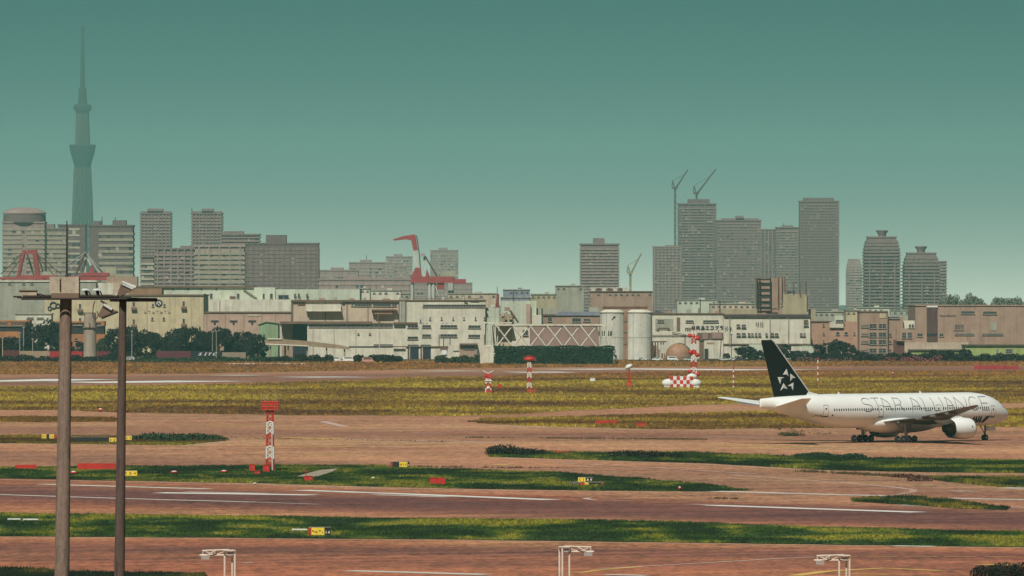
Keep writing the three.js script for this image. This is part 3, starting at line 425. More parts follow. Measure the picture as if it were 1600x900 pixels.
{  // right group
  tower('lone apartment tower with balcony edges at centre right', 7500, 906, 968, 381, { core: GA, slab: GB, over: 0.8, th: 1.7, fh: 3, roof: [[927, 372, 945]] });
  tower('lowest tower of the right cluster below tower crane', 8600, 1020, 1066, 385, { core: GA, slab: GB, piers: 8, pier: GB, roof: [[1040, 383, 1058]] });
  tower('dark tower with stepped crown carrying a crane', 8900, 1059, 1120, 318, { core: GD, slab: GB, piers: 5, pier: GA, roof: [[1075, 311, 1109]], over: 1 });
  tower('square tower second from left in right cluster', 8700, 1118, 1190, 344, { core: GA, slab: GB, piers: 11, pier: GA, roof: [[1150, 337, 1163], [1128, 341, 1186]] });
  tower('narrow recessed tower in the middle of right cluster', 9100, 1186, 1216, 358, { core: GA, slab: GA, piers: 5, pier: GB });
  tower('tower with pale edge left of the tallest slab', 9000, 1212, 1252, 355, { core: GA, slab: GC, piers: 4, pier: GA, roof: [[1222, 352, 1240]], mast: [[1225, 348]] });
  tower('tallest slab tower with serrated balcony edge', 8800, 1249, 1312, 314, { core: GD, slab: GB, over: 1, th: 1.2, piers: 12, pier: GA, roof: [[1256, 309, 1304]] });
  tower('small hazy rounded tower right of tallest slab', 9600, 1322, 1348, 405, { core: GC, slab: GC, taper: (t) => 1 - 0.3 * t * t });
  for (const [l, a, c, v, cu0, cu1, cv] of [['taller of two towers with flared rooftop hats', 1349, 1408, 370, 1369, 1390, 360], ['shorter of two towers with flared rooftop hats', 1411, 1470, 395, 1430, 1451, 385]]) {
    const d = 7600, b = tower(l, d, a, c, v, { core: GA, slab: BR, over: 1.2, th: 1.4, taper: (t) => 1 - 0.22 * t * t, piers: 3, pier: GA }), y = Y(v, d), w = X(cu1, d) - X(cu0, d), cx = (X(cu0, d) + X(cu1, d)) / 2 - b.ox;
    part(b.g, 'roof_hat', new THREE.LatheGeometry([[0.32, -0.5], [0.32, 2.6], [0.5, 6.2], [0.46, 6.8], [0, 6.8]].map(([r, q]) => new THREE.Vector2(r * w, y + q)), 8).rotateY(Math.PI / 8).translate(cx, 0, -17), GA);
  }
  tower('slim hazy tower touching the shorter hatted tower', 8200, 1466, 1480, 408, { core: GB, slab: BR });
  for (const [label, u, vb, vm, tip, d] of [['tower crane on tall mast beside the dark tower', 1055, 385, 292, [1075, 265], 8925], ['tower crane standing on the stepped crown', 1089, 312, 300, [1119, 264], 8902], ['yellowish crane right of the lone apartment tower', 985, null, 425, [1002, 396], 7300]]) {
    const b = site('tower_crane', label, 'crane', d, u - 4, u + 4, 'construction cranes on the skyline'), mat = label.startsWith('y') ? M('yellow crane steel', 0.4, 0.36, 0.2) : M('crane steel', 0.13, 0.1, 0.095);
    const gy = vb === null ? null : vb - 1, z = vb === 312 ? -16 : -2;
    if (vb === 312) b.g.position.y = 0;
    b.rods('mast', [[[u - 1, vb === 385 ? null : gy, z], [u - 1, vm, z]], [[u + 1, vb === 385 ? null : gy, z], [u + 1, vm, z]], ...Array.from({ length: 10 }, (_, i) => { const a = vb ?? 460; return [[u - 1, mix(a, vm, i / 10), z], [u + 1, mix(a, vm, (i + 1) / 10), z], 0.3]; })], 0.5, mat, 4);
    b.box('slewing_platform', u - 5, vm, u + 4, vm + 3, mat, z + 2, 4);
    b.rods('jib', [[[u + 1, vm + 1, z], [...tip, z]], [[u + 2.5, vm + 1.5, z], [...tip, z], 0.4]], 0.75, mat, 4);
    b.rods('stay', [[[u - 4, vm - 10, z], [mix(u, tip[0], 0.7), mix(vm, tip[1], 0.7), z]], [[u - 1, vm, z], [u - 4, vm - 10, z], 0.6], [[u - 5, vm, z], [u - 4, vm - 10, z], 0.5]], 0.22, mat, 4);
  }
}
// ---------------------------------------------------------------- harbour cranes
const CRED = M('red crane paint', 0.4, 0.055, 0.055), CWH = M('white crane paint', 0.6, 0.62, 0.56);
{
  const d = 5000, b = site('gantry_crane', 'red and white container crane with boom raised and bent tip', 'crane', d, 640, 730);
  b.rods('leg', [[[644, null, 0], [644, 442, 0]]], 1.3, CWH, 4); for (const u of [671, 677]) b.rods('leg', [[[u, null, 0], [u, 442, 0]]], 1.5, CWH, 4); for (const u of [702, 706]) b.rods('leg', [[[u, null, -16], [u, 442, -16]]], 1.2, CWH, 4);
  b.rods('leg_brace', [[[679, 442, 0], [685, 462, 0]]], 0.6, CWH, 4);
  b.box('girder', 642, 432, 709, 442, CRED, 2, 5); b.box('girder_tail', 708, 436, 728, 443, CRED, 1, 4); b.box('trolley', 683, 440, 694, 452, CRED, 1, 4); b.box('machinery_house', 690, 424, 712, 432, M('pale machinery house', 0.42, 0.42, 0.3), 2, 7);
  part(b.g, 'boom_root', prism([[642, 433], [649, 418], [655, 418], [660, 433]].map(([u, v]) => { const p = b.P(u, v); return [p.x, p.y]; }), 3, 0, 0, 1), CRED);
  part(b.g, 'boom', prism([[648, 418], [646, 392], [651, 391], [656, 418]].map(([u, v]) => { const p = b.P(u, v); return [p.x, p.y]; }), 3, 0, 0, 1), CWH);
  part(b.g, 'boom_upper', prism([[646, 392], [643, 378], [642, 374], [649, 367], [653, 391]].map(([u, v]) => { const p = b.P(u, v); return [p.x, p.y]; }), 3, 0, 0, 1), CRED);
  part(b.g, 'boom_tip', prism([[616, 376], [614, 374], [630, 369], [648, 366], [650, 371], [644, 376], [634, 374]].map(([u, v]) => { const p = b.P(u, v); return [p.x, p.y]; }), 3, 0, 0, 0.6), CRED);
  b.rods('stay', [[[651, 368, 0], [655, 395, 0]], [[655, 395, 0], [658, 432, 0]], [[664, 400, 0], [683, 432, 0], 0.5]], 0.35, RUST, 4);
  part(b.g, 'mast', prism([[659, 433], [662, 400], [664, 400], [668, 433], [664, 433], [663, 412]].map(([u, v]) => { const p = b.P(u, v); return [p.x, p.y]; }), 3, 0, 0, -2), CWH); b.box('mast_head', 657, 396, 664, 401, STEEL, 0, 3);
  part(b.g, 'mast_brace', prism([[665, 433], [667, 420], [672, 433]].map(([u, v]) => { const p = b.P(u, v); return [p.x, p.y]; }), 2, 0, 0, 1), CRED);
}
for (const [label, u0, apex, feet, red] of [['red gantry crane with two thick legs at far left', 0, [[37, 391], [54, 391]], [[28, 434], [52, 434], [57, 432], [65, 432]], true], ['gantry crane with pale stays behind the mast antenna', 105, [[132, 395], [136, 395]], [[118, 430], [142, 428], [155, 430]], false]]) {
  const d = 4800, b = site('gantry_crane', label, 'crane', d, u0, u0 + 90), z = -6;
  if (red) {
    b.rods('a_frame_leg', [[[37, 391, z], [27, 436, z]]], 1.3, CRED, 5); b.rods('a_frame_leg', [[[53, 391, z], [59, 434, z]]], 1.7, CRED, 5); b.rods('a_frame_leg', [[[40, 396, z - 8], [52, 434, z - 8]]], 0.6, RUST, 5); b.rods('a_frame_leg', [[[57, 398, z - 8], [67, 430, z - 8]]], 0.5, RUST, 5);
    b.boxes('a_frame_top', [[35.5, 393, 56.5, 396.5], [42, 390.5, 51, 393.5]], CRED, z + 1, 4);
    b.rods('stay', [[[35, 396, z], [0, 428, z]], [[36, 398, z], [8, 436, z]], [[58, 398, z], [95, 428, z]], [[58, 400, z], [85, 432, z]], [[36, 394, z], [22, 404, z]]], 0.3, RUST, 4);
    b.boxes('girder', [[-30, 433, 30, 437], [30, 430, 88, 437]], CRED, z + 2, 6); b.box('trolley', 54, 432, 68, 442, CRED, z + 4, 5); b.box('girder_cap', 66, 424, 86, 430, M('pale machinery house', 0.42, 0.42, 0.3), z, 5); for (const u of [5, 78]) b.rods('leg', [[[u, null, z], [u, 436, z]]], 1.2, CRED, 4);
  } else {
    b.rods('a_frame_leg', [[[132, 396, z], [117, 430, z]]], 0.8, RUST, 5); b.rods('a_frame_leg', [[[135, 397, z], [156, 430, z]]], 0.9, STEEL, 5); b.rods('a_frame_leg', [[[136, 404, z], [141, 415, z]]], 1, CWH, 5);
    b.rods('stay', [[[132, 395, z], [106, 412, z]], [[132, 397, z], [109, 420, z]], [[136, 398, z], [165, 430, z]], [[134, 394, z], [128, 399, z]]], 0.3, STEEL, 4); b.rods('boom_mast', [[[132, 402, z - 4], [132, 428, z - 4]]], 0.9, CWH, 5);
    b.boxes('girder', [[104, 431, 178, 438], [126, 426, 170, 432]], CRED, z + 2, 6); part(b.g, 'girder_head', prism([[138, 426], [142, 415], [146, 426]].map(([u, v]) => { const p = b.P(u, v); return [p.x, p.y]; }), 3, 0, 0, z), CRED); b.box('machinery_house', 152, 417, 181, 428, M('pale machinery house', 0.42, 0.42, 0.3), z - 1, 6); for (const u of [110, 172]) b.rods('leg', [[[u, null, z], [u, 436, z]]], 1.2, CRED, 4);
  }
}

// ---------------------------------------------------------------- warehouses, plants and offices across the field
const W_GRN = M('greenish white siding', 0.6, 0.66, 0.53), W_WHT = M('off white siding', 0.74, 0.71, 0.58), W_CRM = M('cream siding', 0.64, 0.55, 0.35), W_PNK = M('pinkish siding', 0.54, 0.38, 0.29), W_BGE = M('beige siding', 0.6, 0.49, 0.37), W_GRY = M('grey siding', 0.4, 0.4, 0.32), W_SIL = M('silo white', 0.76, 0.76, 0.66), W_BRN = M('brown rendered wall', 0.42, 0.285, 0.21), W_ORG = M('salmon wall', 0.5, 0.3, 0.21), W_LIM = M('pale green siding', 0.38, 0.47, 0.16), W_TAN = M('tan panel wall', 0.46, 0.4, 0.26), W_ROOF = M('brown roof edge', 0.2, 0.12, 0.08), W_BLUE = M('blue grey roof', 0.27, 0.29, 0.36), SHUT = M('dark blue doorway', 0.018, 0.022, 0.045), ORANGE = M('orange brick wall', 0.48, 0.2, 0.075);
const text = (s, size, depth = 0.1, shear = 0) => { const g = new TextGeometry(s, { font, size, depth, curveSegments: 2, bevelEnabled: false }); if (shear) g.applyMatrix4(new THREE.Matrix4().makeShear(0, 0, shear, 0, 0, 0)); return g; };
const joints = (b, us, v0, v1, zf = 0, mat = W_ROOF) => { for (const u of us) part(b.g, 'panel_rib', box(0.32, Y(v0, b.d) - (v1 === null ? 0 : Y(v1, b.d)), 0.3, X(u, b.d) - b.ox, v1 === null ? 0 : Y(v1, b.d), zf), mat); };
let b;
// left: grey shed, long green-white shed, cream warehouse, pink shed
b = site('warehouse', 'long greenish white shed roofline behind cream warehouse', 'warehouse', 3700, 200, 560);
b.box('wall', 200, 449, 430, null, W_GRN, 0, 50); b.box('wall', 430, 452, 562, null, W_GRN, -1, 48); b.box('roof_edge', 198, 447, 396, 449.3, W_ROOF, 1, 52);
b.box('lower_wing', 318, 468, 456, null, W_WHT, 12, 12); for (const u of [270, 294, 315, 338]) b.box('roof_vent', u - 1, 450, u + 1, 453, DARK, 0.4, 1); for (const [u, w] of [[320, 2], [330, 2], [372, 2], [412, 1.4], [424, 2], [461, 1.4], [467, 1.4], [480, 1.4]]) b.win(u - w, 459, u + w, 466, 1, 2, 0.02);
b.win(435, 461, 451, 468, 2, 1, 0.02); b.box('brown_door', 359, 463, 368, 467, RUST, 0.2, 1); b.rods('roof_stair', [[[380, 452, 0.8], [402, 467, 0.8]]], 0.3, W_ROOF, 4); joints(b, [345], 470, 487, 12.1);
b = site('warehouse', 'grey low warehouse at far left below red crane', 'warehouse', 3900, -20, 150);
b.box('wall', -25, 440, 150, null, W_GRY, 0, 40); b.box('parapet', -26, 438, 151, 440.4, W_WHT, 0.5, 41); for (const u of [15, 37, 50]) b.win(u - 2, 442, u + 2, 444, 1, 1, 0.02); b.box('roof_house', 166, 432, 214, 460, W_BRN, -4, 12); b.box('annex', 120, 442, 200, null, W_WHT, -2, 30);
b = site('warehouse', 'cream warehouse with round emblem between the masts and pink shed', 'warehouse', 3400, 90, 318);
b.box('wall', 70, 462, 318, null, W_CRM, 0, 55); b.box('roof_edge', 69, 460, 319, 462.2, W_ROOF, 0.5, 56); b.box('roof_house', 200, 450.5, 252, 460.5, M('brown roof house', 0.34, 0.2, 0.11), -4, 20); joints(b, [150, 230, 265, 299], 463, null, 0, M('cream rib', 0.5, 0.43, 0.24));
for (const [u, v] of [[209, 475], [209, 502], [287, 474], [287, 501], [125, 478], [125, 500]]) { b.win(u - 1.6, v - 3, u + 1.6, v + 4, 1, 2, 0.02); b.box('balcony', u - 4, v + 5, u + 4.5, v + 8.5, M('balcony metal', 0.3, 0.17, 0.12), 1.5, 1.4); }
for (const [u, v] of [[239, 477], [257, 477], [238, 498], [256, 498]]) b.win(u - 1.4, v - 2, u + 1.4, v + 2, 1, 1, 0.02);
{ const e = b.P(248, 474, 0.15), q = new THREE.Group(); q.name = 'round_emblem'; b.g.add(q); part(q, 'disc', new THREE.RingGeometry(1, 1.75, 26).translate(e.x, e.y, e.z), DARK); part(q, 'inner_disc', new THREE.CircleGeometry(1, 20).translate(e.x, e.y, e.z), WHITE); part(q, 'chevron', prism([[-0.9, -0.9], [0, 0.95], [0.9, -0.9], [0.4, -0.9], [0, 0.1], [-0.4, -0.9]], 0.12, e.x, e.y, e.z + 0.15), DARK);
  const t = M('faded wall lettering', 0.3, 0.27, 0.17); for (let k = 0; k < 7; k++) { const p = b.P(227 + k * 6.2, 490, 0.12); part(q, 'faded_character', k % 2 ? [box(1.1, 0.18, 0.1, p.x, p.y + 1.1, p.z), box(0.2, 1.2, 0.1, p.x + 0.2, p.y, p.z)] : [box(0.2, 1.1, 0.1, p.x - 0.3, p.y, p.z), box(1, 0.18, 0.1, p.x + 0.2, p.y + 0.5, p.z), box(1, 0.18, 0.1, p.x + 0.2, p.y, p.z)], t); }
  const l = b.P(84, 477, 0.3); part(b.g, 'round_emblem', [new THREE.TorusGeometry(1.4, 0.28, 8, 24).translate(l.x - 0.2, l.y, l.z), new THREE.TorusGeometry(0.8, 0.2, 8, 20).translate(l.x - 1.8, l.y - 1.4, l.z), new THREE.TorusGeometry(0.9, 0.22, 8, 20).translate(l.x + 1.8, l.y - 0.2, l.z)], DARK); }
b = site('warehouse', 'pinkish shed with three T-shaped vents above dark trees', 'warehouse', 3350, 318, 455);
b.box('wall', 318.5, 489, 455, null, W_PNK, 0, 40); b.box('roof_edge', 318, 487, 455.5, 489.2, W_ROOF, 0.4, 41); joints(b, [323, 352, 381, 409, 430], 489, null, 0.1, M('pink rib', 0.4, 0.26, 0.19));
for (const u of [335.5, 365, 394]) { const q = b.box('tee_vent', u - 6, 500.5, u + 6, 503, DARK, 0.25, 0.4); b.box('vent_drop', u - 1.5, 503, u + 1.5, 507, DARK, 0.25, 0.4, q); }
b.box('wall_sign', 386, 491, 408, 494, W_BGE, 0.2, 0.3);
b = site('storage_shed', 'small green gabled shed in front of beige warehouse', 'shed', 3280, 404, 436);
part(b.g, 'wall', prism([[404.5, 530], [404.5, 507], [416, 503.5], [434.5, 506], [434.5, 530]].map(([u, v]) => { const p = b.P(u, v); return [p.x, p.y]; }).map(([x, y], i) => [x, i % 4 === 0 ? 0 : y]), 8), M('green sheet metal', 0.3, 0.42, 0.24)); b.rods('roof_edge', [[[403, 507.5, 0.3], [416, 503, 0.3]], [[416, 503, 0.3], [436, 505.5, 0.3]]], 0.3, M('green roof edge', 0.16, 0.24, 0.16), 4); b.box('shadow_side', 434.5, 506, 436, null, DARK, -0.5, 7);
b = site('warehouse', 'beige two-tier warehouse with dark blue loading doorway', 'warehouse', 3200, 437, 640);
b.box('upper_wall', 455, 471, 622, null, W_BGE, -14, 30); b.box('roof_edge', 454.5, 468.6, 640, 471.3, W_ROOF, -13, 32); b.box('corner_post', 454, 470, 456, 504, W_ROOF, -13.4, 1);
part(b.g, 'hood', prism([[0, 0], [0, 2.9], [14.9, 2.9], [14.9, 0]], 2.4, b.P(477, 486).x, b.P(477, 486).y, -11.7), W_WHT); for (const [u, w, h] of [[460, 6, 2.2], [496, 10, 3], [520, 4, 4.4], [544, 8, 2.6], [566, 5, 3.6], [596, 12, 2.4], [622, 5, 4]]) b.box('roof_unit', u, 468.7 - h, u + w, 468.8, w > 7 ? W_BRN : W_GRY, -20, 4); b.box('hood_edge', 479, 485.4, 533, 486.6, W_WHT, -11, 3); joints(b, [507, 541, 574], 472, 503, -13.9); b.box('vent_strip', 464, 474.6, 475, 477.4, RUST, -13.8, 0.4); b.box('vent_strip', 534, 475, 538, 477, DARK, -13.8, 0.4);
b.win(553, 475, 579, 478.4, 6, 1, -14, GLASS); b.win(582, 475, 610, 478.4, 6, 1, -14, GLASS); b.win(612, 475, 619, 478.4, 2, 1, -14, GLASS); b.win(548, 475, 551, 478, 1, 1, -14);
b.box('canopy', 580, 483.5, 620, 486, RUST, -11, 3); b.box('canopy_box', 584, 486, 613, 491, M('brown canopy box', 0.33, 0.2, 0.13), -11.6, 2.2); b.rods('down_pipe', [[[590, 491, -12], [590, 541, 0.3]]], 0.25, RUST, 5);
b.box('lower_wall', 480, 506, 640, null, W_WHT, 0, 13); b.box('lower_wall', 437, 506, 480, null, W_BRN, -6, 7); b.box('lower_roof', 437, 502.4, 580, 506.2, W_ROOF, 0.8, 14.5); b.box('lower_roof', 580, 505, 641, 506.2, W_ROOF, 0.6, 14); b.win(483, 508, 614, 511, 18, 1, 0, GLASS); b.box('door_post', 438, 505, 440, null, W_WHT, 0, 1); b.box('doorway', 457, 506.4, 480, null, SHUT, -5.6, 0.5); b.box('door_leaf', 470, 507, 472, null, DARK, -5.2, 0.5); joints(b, [489, 522, 556, 615], 512, null, 0.1, W_BGE); for (const u of [560, 578]) b.win(u - 1.2, 520.4, u + 1.2, 522.6, 1, 1, 0); b.win(584, 538, 614, 540, 8, 1, 0); b.box('base_beam', 545, 541, 616, 542.2, DARK, 0.3, 0.5);
b = site('factory_building', 'white factory with window strips beside lattice walkway', 'factory', 3180, 615, 775);
b.box('wall', 634, 470, 758, null, W_WHT, 0, 40); b.box('wall', 614, 506, 634, null, W_WHT, -1, 38); b.box('wall', 758, 481, 780, null, W_GRN, -3, 30); b.box('roof_edge', 633, 468.4, 760, 470.2, W_ROOF, 0.4, 41); b.box('step_roof', 614.5, 503.5, 652, 506.2, W_ROOF, 0.6, 6); b.box('corner_post', 633, 470, 635, 504, W_ROOF, 0.3, 1);
for (const [u, w, h] of [[640, 5, 3], [652, 8, 2], [690, 4, 4], [701, 9, 2.4], [722, 3, 5], [740, 7, 3]]) b.box('roof_unit', u, 468.4 - h, u + w, 468.6, w > 6 ? W_GRY : W_WHT, -8, 4); b.rods('roof_rail', [[[636, 466.6, -1], [756, 466.6, -1]], ...Array.from({ length: 13 }, (_, i) => [[636 + i * 10, 468.6, -1], [636 + i * 10, 466.6, -1]])], 0.09, W_ROOF, 4); b.win(661, 476, 759, 479.6, 22, 1, 0); for (const u of [657, 672, 690, 708, 725, 743, 757]) b.win(u - 0.8, u === 657 ? 499 : 495.4, u + 0.8, u === 657 ? 503 : 499.4, 1, 1, 0); for (const [a, c, v] of [[637, 653, 510], [660, 673, 510], [688.5, 714, 510], [732, 750.5, 510.5], [637, 653, 528], [660, 673, 524.5], [688, 714, 524.3], [732, 750, 525]]) b.win(a, v - 2, c, v + 2, Math.round((c - a) / 5), 1, 0); for (const u of [638, 645, 652, 661, 667, 692, 698, 706]) b.box('vent', u - 0.6, 504.6, u + 0.6, 505.6, DARK, 0.2, 0.4);
b.box('string_course', 614, 540.8, 700, 542.4, W_ROOF, 0.5, 0.6); for (const [a, c] of [[637, 654], [657, 673]]) { const q = b.box('loading_door', a, 542.4, c, null, SHUT, 0.25, 0.5); b.win(a, 538.6, c, 540.8, 5, 1, 0.3); b.box('door_post', a + 2, 543, a + 4, null, W_PNK, 0.9, 0.5, q); } b.box('shed_door', 708, 539, 717, 548, W_WHT, 0.5, 0.6); b.box('porch_roof', 718, 536.5, 746, 539, W_ROOF, 3, 4); b.box('porch_wall', 718, 539, 746, null, W_BRN, 1.5, 2); b.win(725, 541, 741, 545, 3, 1, 1.5); b.box('white_board', 690, 547, 698, 554, WHITE, 0.6, 0.4); b.box('dark_booth', 688, 541, 699, 547, W_ROOF, 0.4, 0.4); b.rods('pipe', [[[686, 522, 0.3], [686, 541, 0.3]], [[693, 526, 0.3], [693, 541, 0.3]], [[703, 526, 0.3], [703, 538, 0.3]]], 0.15, RUST, 5); b.rods('roof_fixture', [[[726, 474, 0.3], [726, 468.2, 0.3]], [[726, 472, 0.3], [731, 474, 0.3]], [[735, 471, 0.3], [748, 471, 0.3]]], 0.16, DARK, 5);
b = site('stack', 'short red chimney stack on the white factory end', 'chimney', 3230, 772, 783); part(b.g, 'stack', prism([[770, null], [770, 481], [775, 474], [776, 459], [780, 459], [780, null]].map(([u, v]) => { const p = b.P(u, v); return [p.x, p.y]; }), 3), M('stack red', 0.26, 0.06, 0.05)); b.box('pale_cabin', 767, 476, 774, 480, W_WHT, 0.4, 1); b.rods('lightning_rod', [[[777, 459, -1], [777, 448, -1]]], 0.12, DARK, 4);
b = site('scrap_hoppers', 'brown cluttered hopper rig right of the red stack', 'machinery', 3220, 780, 806); for (let i = 0; i < 16; i++) { const u = rr(781, 800), v = rr(486, 499); b.box('hopper', u, v, u + rr(2, 5), v + rr(2, 6), i % 3 ? W_BRN : W_BGE, rr(-2, 1), 2); } b.box('base_block', 780, 492, 803, null, W_TAN, -1, 4); b.box('hopper_head', 788, 480, 797, 486, W_BRN, 0, 2); b.rods('chute', [[[797, 485, 0.3], [810, 504, 0.3]]], 0.4, RUST, 4);
b = site('process_building', 'pale green-grey plant block between chimney stack and brown block', 'building', 3450, 780, 880); b.box('wall', 782, 470, 838, null, W_GRN, 0, 25); b.box('wall', 826, 482, 890, null, W_GRY, -3, 25); b.box('duct_tower', 822, 475, 829, null, W_PNK, 2, 4); b.box('box_unit', 831, 492, 846, null, W_WHT, 2, 3); b.rods('post', [[[847, 482, 1.5], [847, 505, 1.5]]], 0.35, DARK, 5); b.rods('mast', [[[802, 455, 0], [802, 471, 0]]], 0.2, DARK, 4);
for (const [l, d, a, c, v, m] of [['low pale hazy shed roofs left of the tan block', 4600, 782, 832, 464, W_BLUE], ['tan mid-distance block with dotted windows', 4300, 829, 870, 459, W_TAN], ['grey-brown block left of the lone apartment tower', 4400, 868, 912, 446, W_GRY], ['pale hazy slab with blue top right of red stack', 5200, 786, 828, 452, W_BLUE], ['flat pale roof left of red stack', 4700, 700, 776, 458, W_BGE], ['brown long building with red roof strip below lone tower', 4300, 922, 1020, 455, W_BRN], ['pale stepped block under lowest right tower', 4700, 1058, 1120, 468, W_GRN], ['pink-grey low block under square tower', 4500, 1110, 1190, 474, W_BGE], ['cream block behind salmon shed', 3900, 1322, 1346, 484, W_CRM], ['low white roofs right of the tan tower block', 4300, 1262, 1330, 486, W_GRY], ['pale flat block behind brown offices', 4600, 1338, 1390, 480, W_GRN], ['hazy grey block behind the shorter hatted tower base', 5200, 1385, 1450, 484, W_GRY], ['small white roof block beside charcoal office block', 4300, 555, 578, 450, W_WHT], ['low white shed roofs right of white roof block', 4400, 580, 626, 453, W_WHT], ['long grey roof beneath the charcoal office block', 4500, 470, 640, 458, W_GRY]]) {
  b = site('block_building', l, 'building', d, a, c); b.box('wall', a, v + 1, c, null, m, 0, 25); b.box('parapet', a - 0.4, v - 0.2, c + 0.4, v + 1.3, l.includes('brown long') ? RUST : W_GRY, 0.5, 26);
  const n = Math.max(2, Math.round((c - a) / 9)); for (let i = 0; i < n; i++) if (rnd() < 0.75) b.win(a + (i + 0.3) * (c - a) / n, v + 4, a + (i + 0.7) * (c - a) / n, v + 5.6, 1, 1, 0);
  if (l.includes('brown long')) { b.boxes('roof_rail', [[922, 449, 985, 450.4]], W_WHT, -1, 2); for (let i = 0; i < 7; i++) b.box('roof_unit', 924 + i * 8.6, 450, 930 + i * 8.6, 455, i % 2 ? RUST : W_WHT, -1, 3); } else b.box('roof_unit', mix(a, c, 0.55), v - 2.6, mix(a, c, 0.7), v, m, -4, 6);
}
b = site('process_building', 'low brown building with blue roof above the lattice walkway', 'building', 3250, 850, 940); b.box('wall', 849, 493, 940, null, W_BRN, 0, 20); part(b.g, 'blue_roof', prism([[866, 493], [876, 487], [936, 487], [942, 493]].map(([u, v]) => { const p = b.P(u, v); return [p.x, p.y]; }), 20, 0, 0, 0.6), W_BLUE); b.box('roof_edge', 848, 491, 868, 493.2, W_ROOF, 0.6, 20); b.win(856, 496, 862, 502, 2, 1, 0); b.win(894, 497, 907, 503, 3, 1, 0); b.win(912, 498, 922, 502, 3, 1, 0); b.box('roof_duct', 920, 480, 936, 487, W_GRY, -2, 5);
// lattice walkway and clipped hedge
b = site('lattice_gallery', 'white diagonal lattice gallery standing above the clipped hedge', 'structure', 2960, 754, 958);
b.box('back_wall', 828, 509, 938, null, M('mauve brown wall', 0.36, 0.24, 0.21), -9, 2); for (const u of [838, 850, 862, 874, 886, 898, 910, 922]) b.box('wall_rib', u, 510, u + 0.7, 541, W_BRN, -8.9, 0.3); b.box('back_wall', 768, 509, 800, 548, W_BGE, -9, 2); b.box('back_panel', 800, 512, 828, null, W_WHT, -8.6, 1); b.win(817, 516, 825, 524, 2, 1, -8.4); b.box('top_beam', 774, 506.4, 958, 509, W_WHT, 0.4, 1); b.box('top_beam', 755, 503.5, 800, 505.4, W_WHT, -3, 5); b.box('roof_shadow_strip', 774, 509, 940, 510.2, W_ROOF, -0.4, 0.8); b.box('bottom_beam', 772, 541, 945, 542.6, W_WHT, 0.2, 0.6);  // the thin dark strip below the top beam is painted roof shadow
for (let k = 0; k < 6; k++) { const u = 775.5 + k * 26.3; b.rods('diagonal', [[[u, 509, 0.2], [u + 25.5, 542, 0.2]]], 0.3, W_SIL, 5); b.rods('diagonal', [[[u + 25.5, 509, -0.4], [u, 542, -0.4]]], 0.3, W_SIL, 5); }
for (const [a, c] of [[768, 772], [774, 775], [946, 940], [953, 944], [957, 951], [940, 946], [935, 940], [950, 955], [943, 950], [956, 947], [771, 778], [780, 773], [761, 759], [765, 770]]) b.rods('post', [[[a, 508, -3], [c, null, -3]]], 0.22, W_SIL, 5);
b.rods('rail', [[[754, 505, -3], [756, 540, -3]], [[757, 505, -4], [772, 506, -2]], [[758, 540, -3], [772, 541, -3]]], 0.2, W_SIL, 5); b.box('plinth', 756, 541, 772, null, W_WHT, 0.4, 5); b.box('side_wall', 750, 523, 758, null, W_WHT, -5, 4);
// silos
for (const [l, a, c] of [['left one of two tall white round silos', 937.5, 976.5], ['right one of two tall white round silos', 979, 1019.5]]) {
  b = site('silo', l, 'silo', 3150, a, c, 'pair of white silos');
  const r = (c - a) / 2 * b.m, hh = Y(488, 3150), cyl = (r0, r1, y, h) => { const q = new THREE.CylinderGeometry(r1, r0, h, 48, 1), uv = q.attributes.uv; for (let i = 0; i < uv.count; i++) uv.setXY(i, uv.getX(i), uv.getY(i) * h * UVM); return q.translate(0, y + h / 2, -r); };
  part(b.g, 'tank_wall', cyl(r, r, 0, hh), W_SIL); part(b.g, 'conical_roof', cyl(r + 0.15, r * 0.62, hh, 1.15), W_WHT); part(b.g, 'eave_ring', cyl(r + 0.2, r + 0.2, hh - 0.25, 0.25), W_ROOF); part(b.g, 'girth_ring', cyl(r + 0.06, r + 0.06, Y(528, 3150), 0.22), W_GRY);
  for (const t of [0.25, 0.8]) part(b.g, 'ladder_rib', box(0.3, hh - 0.3, 0.25, (t - 0.5) * 2 * r, 0, -r + Math.sqrt(1 - Math.pow(2 * t - 1, 2)) * r + 0.05), M('silo rib', 0.5, 0.5, 0.42));
  if (a < 950) { const q = b.P(956, 499, 0.12); part(b.g, 'wall_mark', [rod(V(q.x, q.y, q.z), V(q.x + 1.4, q.y + 1.3, q.z), 0.18), rod(V(q.x + 0.5, q.y + 1.1, q.z), V(q.x + 1.5, q.y + 1.1, q.z), 0.15)], DARK); } else for (const v of [499, 516, 534]) b.box('wall_vent', 989, v, 991, v + 1.6, DARK, -0.9, 0.5);
}
b = site('conveyor_tower', 'rusty stair tower squeezed between the two silos', 'machinery', 3158, 973, 984); b.box('shaft', 974.5, 487, 981.5, null, M('rusty tower cladding', 0.36, 0.21, 0.14), 5, 6); for (const v of [499, 516, 534]) b.win(976, v, 978, v + 2, 1, 1, 5); b.box('roof_gantry', 942, 479, 1012, 483, RUST, -3, 4); for (const u of [945, 960, 998, 1010]) b.rods('gantry_post', [[[u, 484, -5], [u, 478, -5]]], 0.2, RUST, 4);
